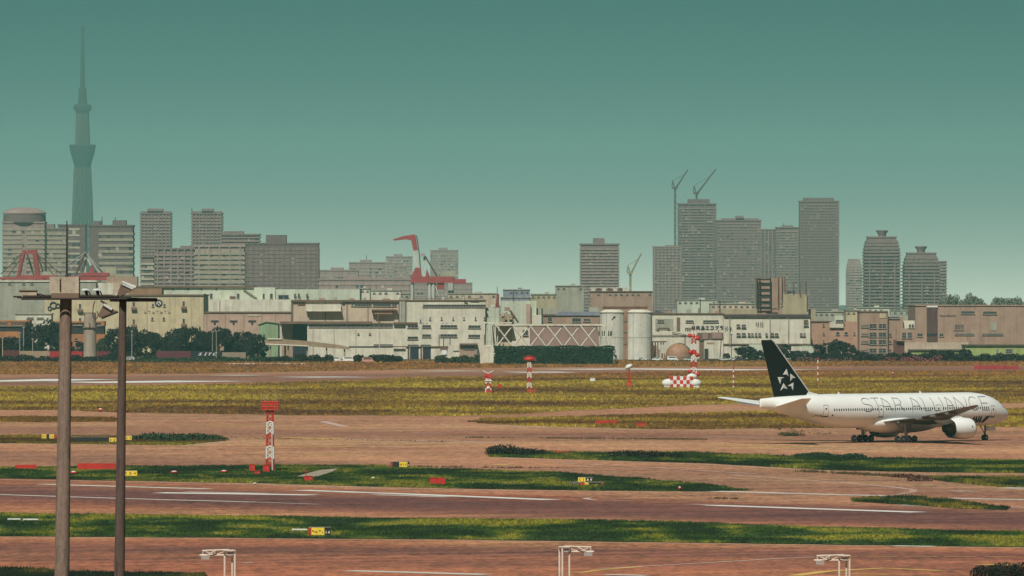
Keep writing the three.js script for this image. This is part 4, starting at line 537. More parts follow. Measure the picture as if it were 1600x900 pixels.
// eco plant
b = site('recycling_plant', 'grey-white plant bearing Japanese lettering behind red checkered hut', 'factory', 3200, 1018, 1268);
b.box('wall', 1019, 491, 1130, null, W_WHT, 0, 45); b.box('wall', 1130, 494, 1266, null, W_WHT, -0.5, 45); b.box('roof_edge', 1019, 489.4, 1132, 491.2, W_ROOF, 0.4, 46); b.box('roof_edge', 1131, 494 - 2.6, 1267, 494.8, M('dark roof edge', 0.09, 0.06, 0.06), 0.4, 46); part(b.g, 'roof_ridge', prism([[1019, 490], [1026, 485.5], [1034, 487], [1042, 490]].map(([u, v]) => { const p = b.P(u, v); return [p.x, p.y]; }), 12, 0, 0, -4), M('slate ridge', 0.1, 0.1, 0.12));
for (const [u, w, h] of [[1044, 5, 5], [1051, 6, 5], [1074, 7, 6], [1092, 3, 8], [1108, 6, 3], [1120, 5, 4]]) b.box('roof_unit', u, 489.6 - h, u + w, 489.8, w > 5 ? W_GRY : W_BRN, -14, 4); b.rods('roof_pole', [[[1095, 489, -10], [1095, 467, -10]], [[1126, 489, -10], [1126, 470, -10]]], 0.22, DARK, 5); b.box('stained_panel', 1024, 498, 1052, 516, W_GRY, 0.15, 0.3); b.box('dark_shutter', 1057.5, 496, 1062.5, 517, W_ROOF, 0.25, 0.5); b.win(1028, 500, 1037, 503, 3, 1, 0.2); b.boxes('stain_edge', [[1028, 512, 1046, 514], [1026, 514, 1030, 517], [1043, 514, 1047, 516]], W_ROOF, 0.3, 0.3);
b.win(1072, 500.5, 1083.5, 503.5, 3, 1, 0); b.win(1099, 500.5, 1122.5, 503.5, 7, 1, 0); for (const [a, c, v] of [[1151, 1156, 508.5], [1159, 1165, 508.8], [1151, 1156.5, 522], [1159, 1165, 522], [1168.5, 1172, 522], [1174, 1177, 522], [1179.5, 1182.5, 522], [1185, 1188.5, 522], [1196, 1199, 522], [1204, 1209, 522], [1211, 1216, 522.3], [1250, 1253.5, 522], [1255.5, 1258, 522]]) b.win(a, v - 1.6, c, v + 1.6, 2, 1, 0); b.win(1256, 500, 1262.5, 508, 1, 2, 0, RUST);
for (const u of [1181, 1184, 1188, 1191]) b.box('wall_pipe', u, 503, u + 1, rr(507, 511), W_ROOF, 0.2, 0.5); joints(b, [1140, 1203, 1232], 495, 540, 0, W_GRY); b.box('floor_line', 1130, 537, 1266, 538.4, W_ROOF, 0.1, 0.4); b.box('porch', 1252, 541, 1271, null, W_GRN, 2, 3); b.box('porch', 1170, 538, 1200, null, W_GRN, 2, 3);
{ // lettering: strokes on a unit grid, one mesh for each character
  const kana = { 城: [[[0.1, 0.7], [0.4, 0.7]], [[0.25, 0.95], [0.25, 0.2]], [[0.05, 0.15], [0.42, 0.28]], [[0.42, 0.75], [0.95, 0.75]], [[0.5, 0.75], [0.42, 0.05]], [[0.5, 0.5], [0.66, 0.5], [0.64, 0.2]], [[0.7, 0.95], [0.78, 0.3], [0.95, 0.08]], [[0.92, 0.6], [0.6, 0.05]]], 南: [[[0.1, 0.85], [0.9, 0.85]], [[0.5, 1], [0.5, 0.7]], [[0.12, 0.03], [0.12, 0.68], [0.88, 0.68], [0.88, 0.03]], [[0.3, 0.48], [0.7, 0.48]], [[0.26, 0.3], [0.74, 0.3]], [[0.5, 0.48], [0.5, 0.05]]], 島: [[[0.3, 0.95], [0.3, 0.35]], [[0.3, 0.86], [0.78, 0.86], [0.78, 0.58]], [[0.3, 0.72], [0.78, 0.72]], [[0.3, 0.58], [0.78, 0.58]], [[0.3, 0.44], [0.95, 0.44], [0.9, 0.03]], [[0.12, 0.05], [0.12, 0.28]], [[0.12, 0.06], [0.7, 0.06]], [[0.4, 0.3], [0.4, 0.06]], [[0.7, 0.28], [0.7, 0.06]]], エ: [[[0.15, 0.82], [0.85, 0.82]], [[0.5, 0.82], [0.5, 0.15]], [[0.05, 0.15], [0.95, 0.15]]], コ: [[[0.12, 0.82], [0.85, 0.82], [0.85, 0.12]], [[0.1, 0.15], [0.85, 0.15]]], プ: [[[0.08, 0.8], [0.8, 0.8], [0.7, 0.4], [0.35, 0.05]], [[0.9, 0.98], [1, 0.9], [0.9, 0.84], [0.82, 0.9], [0.9, 0.98]]], ラ: [[[0.2, 0.92], [0.8, 0.92]], [[0.1, 0.66], [0.88, 0.66], [0.75, 0.3], [0.35, 0.03]]], ン: [[[0.12, 0.85], [0.4, 0.68]], [[0.12, 0.1], [0.5, 0.22], [0.92, 0.78]]], ト: [[[0.35, 0.95], [0.35, 0.03]], [[0.35, 0.6], [0.82, 0.36]]] };
  const sign = new THREE.Group(); sign.name = 'wall_lettering'; b.g.add(sign); let u = 1080; const s = 6.3 * b.m;
  for (const ch of '城南島エコプラント') { const o = b.P(u, 515.3, 0.18); part(sign, 'character', kana[ch].flatMap((st) => st.slice(1).map((q, i) => rod(V(o.x + st[i][0] * s, o.y + st[i][1] * s, o.z), V(o.x + q[0] * s, o.y + q[1] * s, o.z), 0.17, 0.17, 4))), INK); u += 7.35; }
}
b.rods('pipe_bridge', [[[1050, 519, 0.6], [1072, 523, 0.6]], [[1019, 524, 0.5], [1130, 524, 0.5]], [[1070, 524, 0.5], [1070, 540, 0.5]]], 0.16, W_ROOF, 5); part(b.g, 'ledge_text', [text('TEC', 1.2, 0.1, 0.3).translate(b.P(1069, 516.5).x, b.P(1069, 516.5).y, 0.2)], RUST);
b = site('filter_unit', 'dark brown filter house on pillar right of brown dome', 'machinery', 3185, 1090, 1132); b.box('housing', 1090, 520, 1130, 532, W_ROOF, 0, 6); b.boxes('cells', [[1098, 521, 1106, 530], [1112, 519.5, 1128, 529]], M('mauve brown wall', 0.3, 0.19, 0.165), 0.4, 2); b.box('pillar', 1093, 532, 1100, null, W_ROOF, -0.5, 4); b.box('side_shed', 1101, 545, 1107, null, DARK, 0, 4); b.box('sign_board', 1104, 535, 1116, 538, W_BRN, 0.2, 0.4); b.rods('post', [[[1127, 532, -1], [1125, null, -1]], [[1123, 515, 0.2], [1123, 525, 0.2]]], 0.2, W_ROOF, 5);
b = site('round_tank', 'brown domed tank below the Japanese lettering', 'tank', 3120, 1040, 1080); { const r = 20 * b.m, t = M('brown tank steel', 0.42, 0.22, 0.13, { rough: 0.6 }); part(b.g, 'tank_shell', new THREE.CylinderGeometry(r, r, 1.6, 40).translate(0, 0.8, -r), t); part(b.g, 'dome', new THREE.SphereGeometry(r, 40, 16, 0, 6.2832, 0, 1.5708).scale(1, 1.04, 1).translate(0, 1.6, -r), t); part(b.g, 'band', new THREE.TorusGeometry(r + 0.03, 0.16, 6, 40).rotateX(Math.PI / 2).translate(0, 1.6, -r), M('pale band', 0.55, 0.4, 0.3)); part(b.g, 'ladder_rail', new THREE.TorusGeometry(r * 1.03, 0.22, 6, 24, 1.6).translate(0, 1.6, -r + 0.4), DARK); part(b.g, 'lamp', new THREE.SphereGeometry(0.3, 8, 6).translate(-r * 0.35, 1.6 + r * 0.55, -r + r * 0.78), WHITE); }
b = site('pipe_rack', 'rusty pipe rack between the right silo and dome', 'machinery', 3150, 1019, 1042); for (const u of [1020, 1024, 1028, 1033, 1037]) b.rods('upright', [[[u, 534, -2], [u, null, -2]]], 0.25, u % 2 ? W_WHT : RUST, 5); b.box('cross_beam', 1019, 533, 1042, 535, W_ROOF, -1, 3); for (const [u, v, w] of [[1021, 540, 5], [1028, 546, 4], [1033, 552, 6], [1022, 550, 4]]) b.box('vessel', u, v, u + w, null, v % 4 ? W_BRN : RUST, -2, 3);
b = site('tower_block', 'tan concrete block with dark scaffold ladder on top of plant', 'building', 3320, 1180, 1265); b.box('wall', 1182, 434, 1227, null, W_BRN, 0, 16); b.box('wall', 1222, 459, 1263, null, W_TAN, 0.4, 16); b.box('low_wall', 1125, 483, 1275, null, W_TAN, -4, 12);
for (const u of [1183, 1187, 1203.5]) b.rods('scaffold_upright', [[[u, 434, 1.6], [u, 482, 1.6]]], 0.3, DARK, 4); for (const v of [436.5, 446, 455, 465, 474.5, 480]) b.rods('scaffold_rail', [[[1182.5, v, 1.6], [1204, v, 1.6]]], 0.36, DARK, 4); for (const [u, v0, v1] of [[1216, 433, 480], [1222, 433, 470], [1226, 433, 457], [1239.5, 440, 459], [1250, 440, 462], [1259.5, 440, 459], [1261, 462, 484]]) b.rods('pole', [[[u, v0, 1], [u, v1, 1]]], 0.22, W_ROOF, 4); b.box('roof_rail', 1230, 455.5, 1243, 457.5, DARK, -1, 1); b.rods('ledge_rail', [[[1196, 482.6, 1.5], [1214, 482.6, 1.5]], [[1219, 475, 1.2], [1223, 475, 1.2]]], 0.25, DARK, 4);
// right: salmon shed, brown offices, big brown hall, green shed
b = site('warehouse', 'salmon shed with few small windows behind dark trees', 'warehouse', 3250, 1268, 1346); b.box('wall', 1268, 503, 1346, null, W_ORG, 0, 30); b.box('roof_edge', 1267, 501.6, 1300, 503.2, W_ROOF, 0.4, 31); b.box('roof_box', 1296, 503, 1318, 512, W_WHT, 1, 3); b.box('roof_box', 1304, 493, 1318, 503, W_GRN, -2, 5); b.win(1306, 500, 1318, 503, 3, 1, 1); for (const [u, v] of [[1287, 507.5], [1309, 521], [1322, 521], [1287, 521], [1287, 533], [1335, 521], [1341, 521]]) b.win(u - (u > 1300 && u < 1330 ? 2.6 : 1), v - 2, u + (u > 1300 && u < 1330 ? 2.6 : 1), v + 2, 1, 1, 0);
b = site('office_building', 'brown four-storey office block with window grid at right', 'building', 3230, 1343, 1430); b.box('wall', 1343, 487.5, 1387, null, W_BRN, 0, 22); b.box('wall', 1387, 496, 1411, null, W_BRN, -1, 20); b.box('parapet', 1342.5, 486, 1387.5, 488, W_ROOF, 0.3, 22.5); b.box('sign_plate', 1374.5, 490, 1384, 497, W_CRM, 0.2, 0.3); b.win(1388, 495, 1405, 497.6, 6, 1, -0.9);
for (const v of [509.5, 523, 534.5, 548]) { b.win(1358.5, v - 3.4, 1369.5, v + 3.4, 2, 2, 0); b.win(1373, v - 3.4, 1384.5, v + 3.4, 2, 2, 0); if (v !== 509.5) b.win(1388, v - 2, 1393, v + 2, 2, 1, -1); b.win(1346, v - 2, 1357, v + 1.6, 4, 1, 0, M('brown blind', 0.2, 0.12, 0.09)); } b.box('downspout', 1386.5, 488, 1388, null, W_ROOF, 0.3, 0.5); b.box('annex', 1400, 515, 1431, 533, W_BRN, 3, 10); for (const u of [1412, 1421]) b.win(u - 3, 519.5, u + 3, 528, 2, 2, 3); b.box('maroon_door', 1396, 531, 1413, null, M('maroon door', 0.16, 0.06, 0.06), 1.5, 3); b.box('roof_unit', 1411, 501, 1430, 513, W_WHT, -4, 8); b.win(1421, 507, 1424, 512, 1, 1, -4); b.win(1425.5, 507, 1428.5, 512, 1, 1, -4);
b = site('distribution_hall', 'large brown hall with dark vertical panel at right edge', 'warehouse', 3300, 1408, 1640); b.box('wall', 1430, 477.5, 1740, null, W_BRN, 0, 60); b.box('wall', 1408, 530, 1432, null, W_BRN, -1, 50); b.box('parapet', 1429.6, 476.4, 1741, 478, W_BRN, 0.4, 61); b.box('dark_panel', 1448, 480, 1464.6, 533, M('dark maroon panel', 0.11, 0.055, 0.05), 0.5, 1); b.box('panel_cap', 1447.6, 478, 1465, 480.2, WHITE, 0.7, 1.4); b.box('panel_glass', 1448, 521, 1464.6, 525, GLASS, 0.62, 1); for (const u of [1476, 1500, 1531, 1562, 1588]) b.box('wall_joint', u, 478, u + 0.5, 535, M('brown joint', 0.33, 0.22, 0.16), 0.06, 0.2); b.win(1502, 486.2, 1522.5, 490.2, 6, 1, 0); b.win(1536, 486.6, 1557, 490.8, 6, 1, 0); b.win(1433.5, 521, 1441.5, 525.6, 2, 1, 0); b.win(1468, 521, 1474, 525.6, 2, 1, 0); b.win(1491.5, 507, 1506, 515.4, 3, 2, 0, M('brown blind', 0.2, 0.12, 0.09)); b.win(1492, 521, 1522, 523.2, 8, 1, 0); b.win(1535.5, 521, 1567, 523.2, 8, 1, 0); b.box('pale_shutter', 1547, 503.5, 1557, 516.5, W_GRY, 0.2, 0.4); part(b.g, 'name_lettering', text('TAK A RDHLUP', 0.72, 0.1).translate(b.P(1468, 494.6).x, b.P(1468, 494.6).y, 0.1), INK); b.box('lower_band', 1412, 535, 1512, null, W_BGE, 6, 6);
b = site('green_shed', 'light green shed with dark eave at right edge', 'warehouse', 3140, 1508, 1640); b.box('wall', 1507.5, 541, 1740, null, W_LIM, 0, 20); b.box('eave', 1506.5, 538.6, 1740, 540.2, M('dark eave', 0.1, 0.08, 0.05), 0.8, 21.6); b.box('fascia', 1507, 540.2, 1740, 541.4, W_CRM, 0.5, 21); joints(b, [1533, 1559, 1582, 1592], 541, null, 0, M('green rib', 0.3, 0.37, 0.13)); b.win(1571.5, 545.5, 1583, 552, 3, 2, 0); b.win(1557, 546, 1560, 551, 1, 2, 0); for (const u of [1540, 1555, 1569, 1590]) b.win(u - 3, 559, u + 3, 561.4, 2, 1, 0);
b = site('green_shed', 'pale green canopy shed beside brown hall', 'warehouse', 3170, 1420, 1508); b.box('wall', 1421, 548, 1506, null, W_LIM, 0, 8); b.box('roof_edge', 1420, 546, 1507, 548.2, M('dark eave', 0.1, 0.08, 0.05), 0.6, 9); part(b.g, 'awning', prism([[1444, 552], [1506, 552], [1506, 556], [1450, 555]].map(([u, v]) => { const p = b.P(u, v); return [p.x, p.y]; }), 3, 0, 0, 3.4), DARK);
// left foreground: orange houses, white shed, concrete tower
b = site('brick_house', 'orange building with dark roof behind the tall mast', 'house', 3150, 60, 168); b.box('wall', 112, 522, 168, null, ORANGE, 0, 14); b.box('upper_wall', 78, 503, 162, 522.5, M('dark tiled roof', 0.03, 0.028, 0.03), -1, 13); b.boxes('eave', [[78, 502, 163, 504.4], [78, 504, 80.5, 511], [158, 504, 163, 509]], ORANGE, -0.4, 13); b.win(114, 504.8, 128, 508.4, 3, 1, -0.9, RUST); b.win(152, 505, 158, 509, 2, 1, -0.9, RUST); for (const [u, v] of [[119, 530], [125, 537], [115, 543], [122, 547]]) b.win(u - 2.6, v - 1.5, u + 2.6, v + 1.5, 1, 1, 0, DARK);
b = site('brick_house', 'orange-trimmed dark building at the left edge', 'house', 3160, -30, 48); b.box('wall', -40, 512, 46, null, M('dark tiled roof', 0.03, 0.028, 0.03), 0, 14); b.boxes('trim', [[-40, 500.6, 47, 503], [43, 502, 47, 512], [12, 502, 17, 510]], ORANGE, 0.6, 13); b.box('orange_wall', -40, 518, 30, 528, ORANGE, 0.5, 1); b.win(0, 504, 11, 509, 3, 1, 0.2, RUST); b.win(18, 504, 42, 509, 6, 1, 0.2, RUST); b.box('roof', -40, 503, 44, 512, M('dark tiled roof', 0.03, 0.028, 0.03), -0.2, 13);  // a band of orange wall set in front of the dark wall
b = site('shed', 'low white shed roof behind dark trees at left', 'shed', 3280, 24, 80); b.box('wall', 24, 491, 80, null, W_WHT, 0, 14); for (const u of [46, 62]) b.win(u - 8 + 4, 496, u + 6, 498, 3, 1, 0); b.box('roof_edge', 23, 489.6, 81, 491.2, W_GRY, 0.4, 15);
b = site('concrete_tower', 'pale concrete tower with arched balcony behind the tall mast', 'tower', 3060, 128, 152); { const r = 11 * b.m; part(b.g, 'shaft', new THREE.CylinderGeometry(r * 0.9, r, Y(490, 3060), 8).rotateY(Math.PI / 8).translate(0, Y(490, 3060) / 2, -r), M('pale concrete', 0.42, 0.35, 0.28)); part(b.g, 'balcony', new THREE.TorusGeometry(r * 1.02, 0.3, 6, 24).rotateX(Math.PI / 2).translate(0, Y(512, 3060), -r), W_ROOF); b.win(138.6, 504, 140.4, 509, 1, 1, 0.15); b.rods('parapet_rail', [[[130, 489, -1], [150, 489, -1]]], 0.2, W_ROOF, 4); }

// ---------------------------------------------------------------- trees, hedges and scrub
const LEAF = M('dark foliage', 0.014, 0.016, 0.009, { map: null, rough: 1 }), LEAF2 = M('green foliage', 0.022, 0.05, 0.02, { map: null, rough: 1 }), LEAF3 = M('olive foliage', 0.045, 0.055, 0.02, { map: null, rough: 1 }), BARK = M('bark', 0.05, 0.04, 0.03), HAZET = M('far foliage', 0.16, 0.15, 0.1, { map: null, rough: 1 });  // the far foliage colour is paled to imitate distance haze
const leaves = (n, place, size) => { const t = []; for (let i = 0; i < n; i++) { const [x, y, z] = place(i), s = size * rr(0.55, 1.35), a = V(rr(-1, 1), rr(-1, 1), rr(-1, 1)).normalize(), c = V(rr(-1, 1), rr(-1, 1), rr(-1, 1)).cross(a).normalize(); a.multiplyScalar(s); c.multiplyScalar(s * 0.8); t.push([x - a.x, y - a.y, z - a.z], [x + a.x, y + a.y, z + a.z], [x + c.x, y + c.y, z + c.z], [x - a.x, y - a.y, z - a.z], [x - c.x * 0.8, y - c.y * 0.8, z - c.z * 0.8], [x + a.x, y + a.y, z + a.z]); } return tri(t); };
function crownShape() {                                   // unit crown: clumps spread through an uneven volume, y from about 0.25 to 1
  const clumps = Array.from({ length: 30 }, () => { const a = rr(0, 6.28), y = rr(0.14, 0.9), w = Math.sqrt(Math.max(0.05, 1 - Math.pow((y - 0.45) / 0.55, 2))) * 0.5, r = w * Math.sqrt(rnd()); return [Math.cos(a) * r, y, Math.sin(a) * r, rr(0.11, 0.2)]; });
  return leaves(3600, (i) => { const c = clumps[i % clumps.length], p = V(rr(-1, 1), rr(-1, 1), rr(-1, 1)).normalize().multiplyScalar(c[3] * Math.pow(rnd(), 0.4)); return [c[0] + p.x, c[1] + p.y * 0.9, c[2] + p.z]; }, 0.036);
}
const crowns = Array.from({ length: 5 }, crownShape), trunkShape = mergeGeometries([rod(V(0, 0, 0), V(0.01, 0.55, 0), 0.035, 0.02, 7), rod(V(0, 0.3, 0), V(0.2, 0.62, 0.05), 0.018, 0.008, 5), rod(V(0, 0.36, 0), V(-0.2, 0.68, -0.06), 0.018, 0.008, 5), rod(V(0, 0.42, 0), V(0.05, 0.75, 0.18), 0.016, 0.007, 5)]);
let tn = 0;
function tree(label, u, vTop, d, wpx, mat = LEAF, group = 'trees along the far boundary') {
  const h = Y(vTop, d), g = thing('tree', label, 'tree', X(u, d), 0, -d, group), w = wpx * d / F;
  for (const [n, geo, m] of [['trunk', trunkShape, BARK], ['crown', crowns[tn % 5], mat]]) { const q = part(g, n, geo, m); q.scale.set(w, h, w); q.rotation.y = n === 'crown' ? tn * 1.3 : 0; }
  tn++; return g;
}
function bush(label, list, mat, size = 0.35, n = 700, cat = 'bush', name = 'bush', group) {   // list of ellipsoids [x, y, z, rx, ry, rz]; the thing stands where the first one does
  const o = list[0], g = thing(name, label, cat, o[0], 0, o[2], group), vol = list.map((q) => q[3] * q[4] + q[3] * q[5]), sum = vol.reduce((a, q) => a + q, 0), pick = () => { let k = rnd() * sum; for (let i = 0; i < list.length; i++) if ((k -= vol[i]) <= 0) return list[i]; return o; };
  part(g, 'foliage', leaves(n, () => { const q = pick(), p = V(rr(-1, 1), rr(-0.6, 1), rr(-1, 1)).normalize().multiplyScalar(Math.pow(rnd(), 0.35)); return [q[0] - o[0] + p.x * q[3], Math.max(0.05, q[1] + p.y * q[4]), q[2] - o[2] + p.z * q[5]]; }, size), mat);
  part(g, 'stem', list.slice(0, 4).map((q) => rod(V(q[0] - o[0], 0, q[2] - o[2]), V(q[0] - o[0] + 0.1, q[1] + q[4] * 0.4, q[2] - o[2]), 0.08, 0.04, 5)), BARK);
  return g;
}
{
  const dark = [['dark tree at the left edge below orange trim', 12, 527, 3120, 46], ['dark tree below the low white shed', 52, 505, 3140, 44], ['tall dark tree left of the tall mast', 78, 500, 3130, 44], ['dark tree partly behind the tall mast', 98, 520, 3115, 34], ['small dark tree right of concrete tower', 160, 528, 3110, 20], ['dark tree hidden by the thinner mast', 181, 514, 3120, 40], ['dark tree just right of the thinner mast', 207, 511, 3125, 38], ['dark bushy tree left under cream warehouse', 228, 516, 3140, 42], ['second dark tree under cream warehouse', 252, 520, 3120, 44], ['third dark tree under cream warehouse', 274, 513, 3130, 44], ['broad dark tree above maroon container', 298, 512, 3120, 46], ['dark tree above navy container', 322, 518, 3125, 42], ['dark tree behind twin light posts', 342, 512, 3140, 44], ['dark tree below first T-shaped vent', 362, 513, 3130, 44], ['dark tree below second T-shaped vent', 382, 518, 3135, 42], ['last dark tree left of the green shed', 402, 523, 3125, 34], ['dark low tree in shadow left of cream warehouse', 128, 534, 3120, 28]];
  for (const [l, u, v, d, w] of dark) tree(l, u, v, d, w, LEAF);
  for (const [l, u, v, d, w, m] of [['round dark tree left of the black tail', 1164, 540, 3110, 32, LEAF], ['dark tree just behind the black tail', 1184, 545, 3100, 30, LEAF], ['dark tree right of the black tail', 1224, 538, 3110, 30, LEAF], ['small round tree in front of the plant', 1135, 552, 3090, 12, LEAF], ['dark tree below salmon shed left', 1282, 538, 3120, 34, LEAF], ['tall dark tree below salmon shed', 1306, 531, 3130, 36, LEAF], ['dark tree left of brown offices', 1330, 536, 3125, 28, LEAF], ['small olive tree beside orange building', 157, 530, 3090, 16, LEAF3], ['dark low tree left of white porch', 1244, 548, 3105, 22, LEAF]]) tree(l, u, v, d, w, m);
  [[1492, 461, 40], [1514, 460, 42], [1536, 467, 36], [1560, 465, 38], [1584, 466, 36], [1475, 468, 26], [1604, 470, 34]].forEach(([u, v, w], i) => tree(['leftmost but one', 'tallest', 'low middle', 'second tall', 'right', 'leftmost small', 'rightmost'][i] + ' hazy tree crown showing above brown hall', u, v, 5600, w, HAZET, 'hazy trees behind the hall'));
}
{
  // clipped hedge under the lattice gallery
  const d = 2930, g = thing('clipped_hedge', 'tall dark green clipped hedge below the white lattice gallery', 'hedge', X(866, d), 0, -d), w = X(961, d) - X(772, d), h = Y(541.5, d);
  part(g, 'foliage', leaves(9000, () => { const x = rr(-0.5, 0.5) * w, y = rr(0, 1), lean = x > w * 0.47 ? (1 - y) * 1.6 : 0; return rnd() < 0.65 ? [x + lean, y * h, rr(-0.4, 0.3)] : [x, h * rr(0.96, 1.01) + 0.5 * (noise(x / 3, 1, 5) - 0.5), rr(-5, 0)]; }, 0.34), LEAF2);
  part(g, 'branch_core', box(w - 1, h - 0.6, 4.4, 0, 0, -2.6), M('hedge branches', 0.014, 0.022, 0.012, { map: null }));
  // low scrub of the far boundary, in runs
  const run = (label, u0, u1, d, h, mat, n, size = 0.4) => { const x0 = X(u0, d), x1 = X(u1, d), k = Math.max(2, Math.round((x1 - x0) / 3)); bush(label, Array.from({ length: k }, (_, i) => { const hh = h * rr(0.6, 1.15); return [mix(x0, x1, (i + 0.5) / k), hh * 0.45, -d + rr(-2, 2), rr(2, 3.2), hh * 0.6, rr(1.5, 2.5)]; }), mat, size, n, 'hedge', 'boundary_hedge'); };
  run('scrub hedge left of the clipped hedge below factory', 682, 768, 2980, 3.4, LEAF3, 3200); run('dark low hedge under the beige warehouse', 555, 628, 3020, 3.6, LEAF, 2600); run('low dark scrub below the loading ramp', 418, 520, 3030, 3, LEAF, 2600); run('dark boundary hedge right of the black tail', 1240, 1345, 3060, 4.2, LEAF, 3600); run('dark boundary hedge below the brown offices', 1345, 1445, 3070, 3.6, LEAF, 3400); run('dark boundary hedge below canopy shed', 1440, 1515, 3050, 4.6, LEAF, 3000); run('dark spiky hedge below the light green shed', 1510, 1640, 3050, 3.4, LEAF, 3600); run('dark scrub under the red containers at left', -30, 170, 3040, 2.6, LEAF, 4200); run('green bank below the maroon container', 210, 330, 3020, 2.2, LEAF2, 2600); run('green bank right of the navy container', 340, 470, 3030, 2.4, LEAF2, 3000); run('dark thicket beside the thinner mast foot', 168, 200, 3060, 6, LEAF, 1400); run('thin weeds in front of the white silos', 985, 1160, 3060, 0.8, LEAF3, 1200, 0.25); run('dark green scrub below navy container', 160, 345, 3010, 1.3, LEAF3, 2600, 0.3);
  const PINKF = M('pink blossom', 0.3, 0.07, 0.09, { map: null }); run('pink flowering shrubs along the right boundary', 1385, 1470, 3040, 2.6, PINKF, 380, 0.3); run('pale pink shrub row near brown offices', 1250, 1330, 3040, 2, M('dull pink blossom', 0.24, 0.12, 0.1, { map: null }), 260, 0.28);
  // near scrub on the airfield
  const at = (u, v, y, rx, ry, rz) => { const [x, z] = G(u, v); return [x, y, z, rx, ry, rz]; };
  bush('bushy green mound at the end of the left strip', [at(270, 690, 0.5, 4, 1.1, 3), at(240, 688, 0.5, 3, 1, 3), at(300, 689, 0.5, 4, 1.0, 3), at(325, 688, 0.3, 3, 0.8, 3), at(220, 688, 0.3, 3, 0.6, 3), at(342, 688, 0.2, 2, 0.5, 2)], LEAF2, 0.22, 2400);
  bush('dark bush at the tip of the long green strip', [at(785, 710, 0.5, 3, 1.2, 2), at(775, 710, 0.4, 2, 0.9, 2), at(805, 711, 0.4, 3, 0.9, 2), at(830, 712, 0.4, 3, 0.8, 2)], LEAF, 0.2, 1800);
  bush('dark bush along the strip left of centre', [at(1010, 716, 0.4, 4, 0.9, 2), at(980, 715, 0.4, 4, 0.8, 2), at(1040, 717, 0.4, 4, 0.7, 2)], LEAF, 0.2, 1400);
  bush('low dark bush below the airliner main wheels', [at(1278, 715, 0.3, 2.6, 0.6, 2), at(1258, 714, 0.2, 2, 0.4, 2), at(1300, 715, 0.2, 2, 0.35, 2)], LEAF2, 0.17, 1700); bush('small dark bush below the airliner nose side', [at(1334, 717, 0.3, 2.2, 0.6, 1.6)], LEAF2, 0.16, 900);
  bush('black bush at the lower right corner', [at(1570, 905, 0.5, 1.6, 1.15, 1.2), at(1540, 904, 0.4, 1.5, 0.9, 1), at(1600, 905, 0.5, 1.6, 1.1, 1), at(1625, 906, 0.5, 1.6, 1.2, 1)], LEAF, 0.09, 7000);
  bush('small dark weed clump on the taxiway behind airliner', [at(1235, 681.5, 0.2, 1.4, 0.5, 1)], LEAF3, 0.14, 200);
  bush('reddish weed heap left of right grass wedge', [at(1437, 752, 0.3, 2.2, 0.6, 1.4), at(1410, 746, 0.2, 2, 0.4, 1)], M('reddish weeds', 0.09, 0.035, 0.025, { map: null }), 0.15, 500);
}
// ---------------------------------------------------------------- containers, vehicles and posts along the far boundary
const container = (label, u0, v0, u1, d, mat, extra) => { const b = site('shipping_container', label, 'container', d, u0, u1, 'containers parked behind the far verge'), v1 = HZ + H * F / d - 3, y0 = Y(v1, d); b.box('body', u0, v0, u1, v1, mat, 0, 2.5); const n = Math.max(3, Math.round((u1 - u0) * b.m / 0.9)); part(b.g, 'corrugation', Array.from({ length: n }, (_, i) => box(0.28, Y(v0, d) - y0 - 0.4, 0.12, mix(X(u0, d), X(u1, d), (i + 0.5) / n) - b.ox, y0 + 0.2, 0.03)), mat).userData.kind = 'stuff'; for (const f of [0.08, 0.92]) part(b.g, 'trailer_leg', box(0.5, y0, 2, mix(X(u0, d), X(u1, d), f) - b.ox, 0, -1.2), DARK); extra?.(b); };
container('maroon container left of the beige one', 4, 547, 31, 3080, M('maroon container paint', 0.12, 0.02, 0.025)); container('beige container at left between red ones', 31.5, 548.5, 77.5, 3075, M('beige container paint', 0.42, 0.3, 0.2)); container('bright red container behind tall mast', 78, 549, 128.5, 3080, M('red container paint', 0.42, 0.015, 0.02)); container('dark red container beneath concrete tower', 129, 549, 172, 3082, M('dark red container paint', 0.18, 0.02, 0.025)); container('maroon container left of the navy lettered one', 244, 548.5, 298, 3070, M('plum container paint', 0.13, 0.025, 0.04));
container('navy container lettered in white italics', 298.5, 548.5, 346, 3068, M('navy container paint', 0.012, 0.012, 0.025), (b) => { const p = b.P(309, 555.4); for (const [ch, o] of [['S', 0], ['I', 9], ['T', 14.5], ['C', 22]]) part(b.g, 'letter', text(ch, 1.15, 0.06, 0.35).scale(1.7, 1, 1).translate(p.x + o * b.m, p.y, 0.12), WHITE); });
container('pale long container right of light posts', 347, 550.5, 384, 3100, M('pale container paint', 0.35, 0.27, 0.2));
b = site('concrete_ramp', 'sloping concrete loading ramp below the dark blue doorway', 'ramp', 3120, 415, 545); part(b.g, 'deck', prism([[413, 531], [440, 530], [480, 533], [530, 539], [545, 543], [545, 546], [480, 541], [415, 538]].map(([u, v]) => { const p = b.P(u, v); return [p.x, p.y]; }), 8), M('ramp concrete', 0.4, 0.28, 0.19)); b.rods('edge_beam', [[[415, 538, 0.2], [482, 541, 0.2]], [[418, 530, 0.2], [440, 530, 0.2]]], 0.3, W_WHT, 4); for (const u of [422, 450, 480, 510, 538]) b.box('pier', u - 1, 541, u + 1, null, CONCRETE, -1, 5);
b = site('concrete_barrier', 'long low white barrier on the far verge', 'barrier', 2940, 352, 480); b.box('barrier', 352, 567.6, 480, null, WHITE, 0, 0.5); b = site('concrete_barrier', 'short pale barrier at the left edge of the far verge', 'barrier', 2700, 8, 58); b.boxes('barrier', [[8, 577.6, 33, null], [36, 577.8, 58, null]], W_PNK, 0, 0.5);
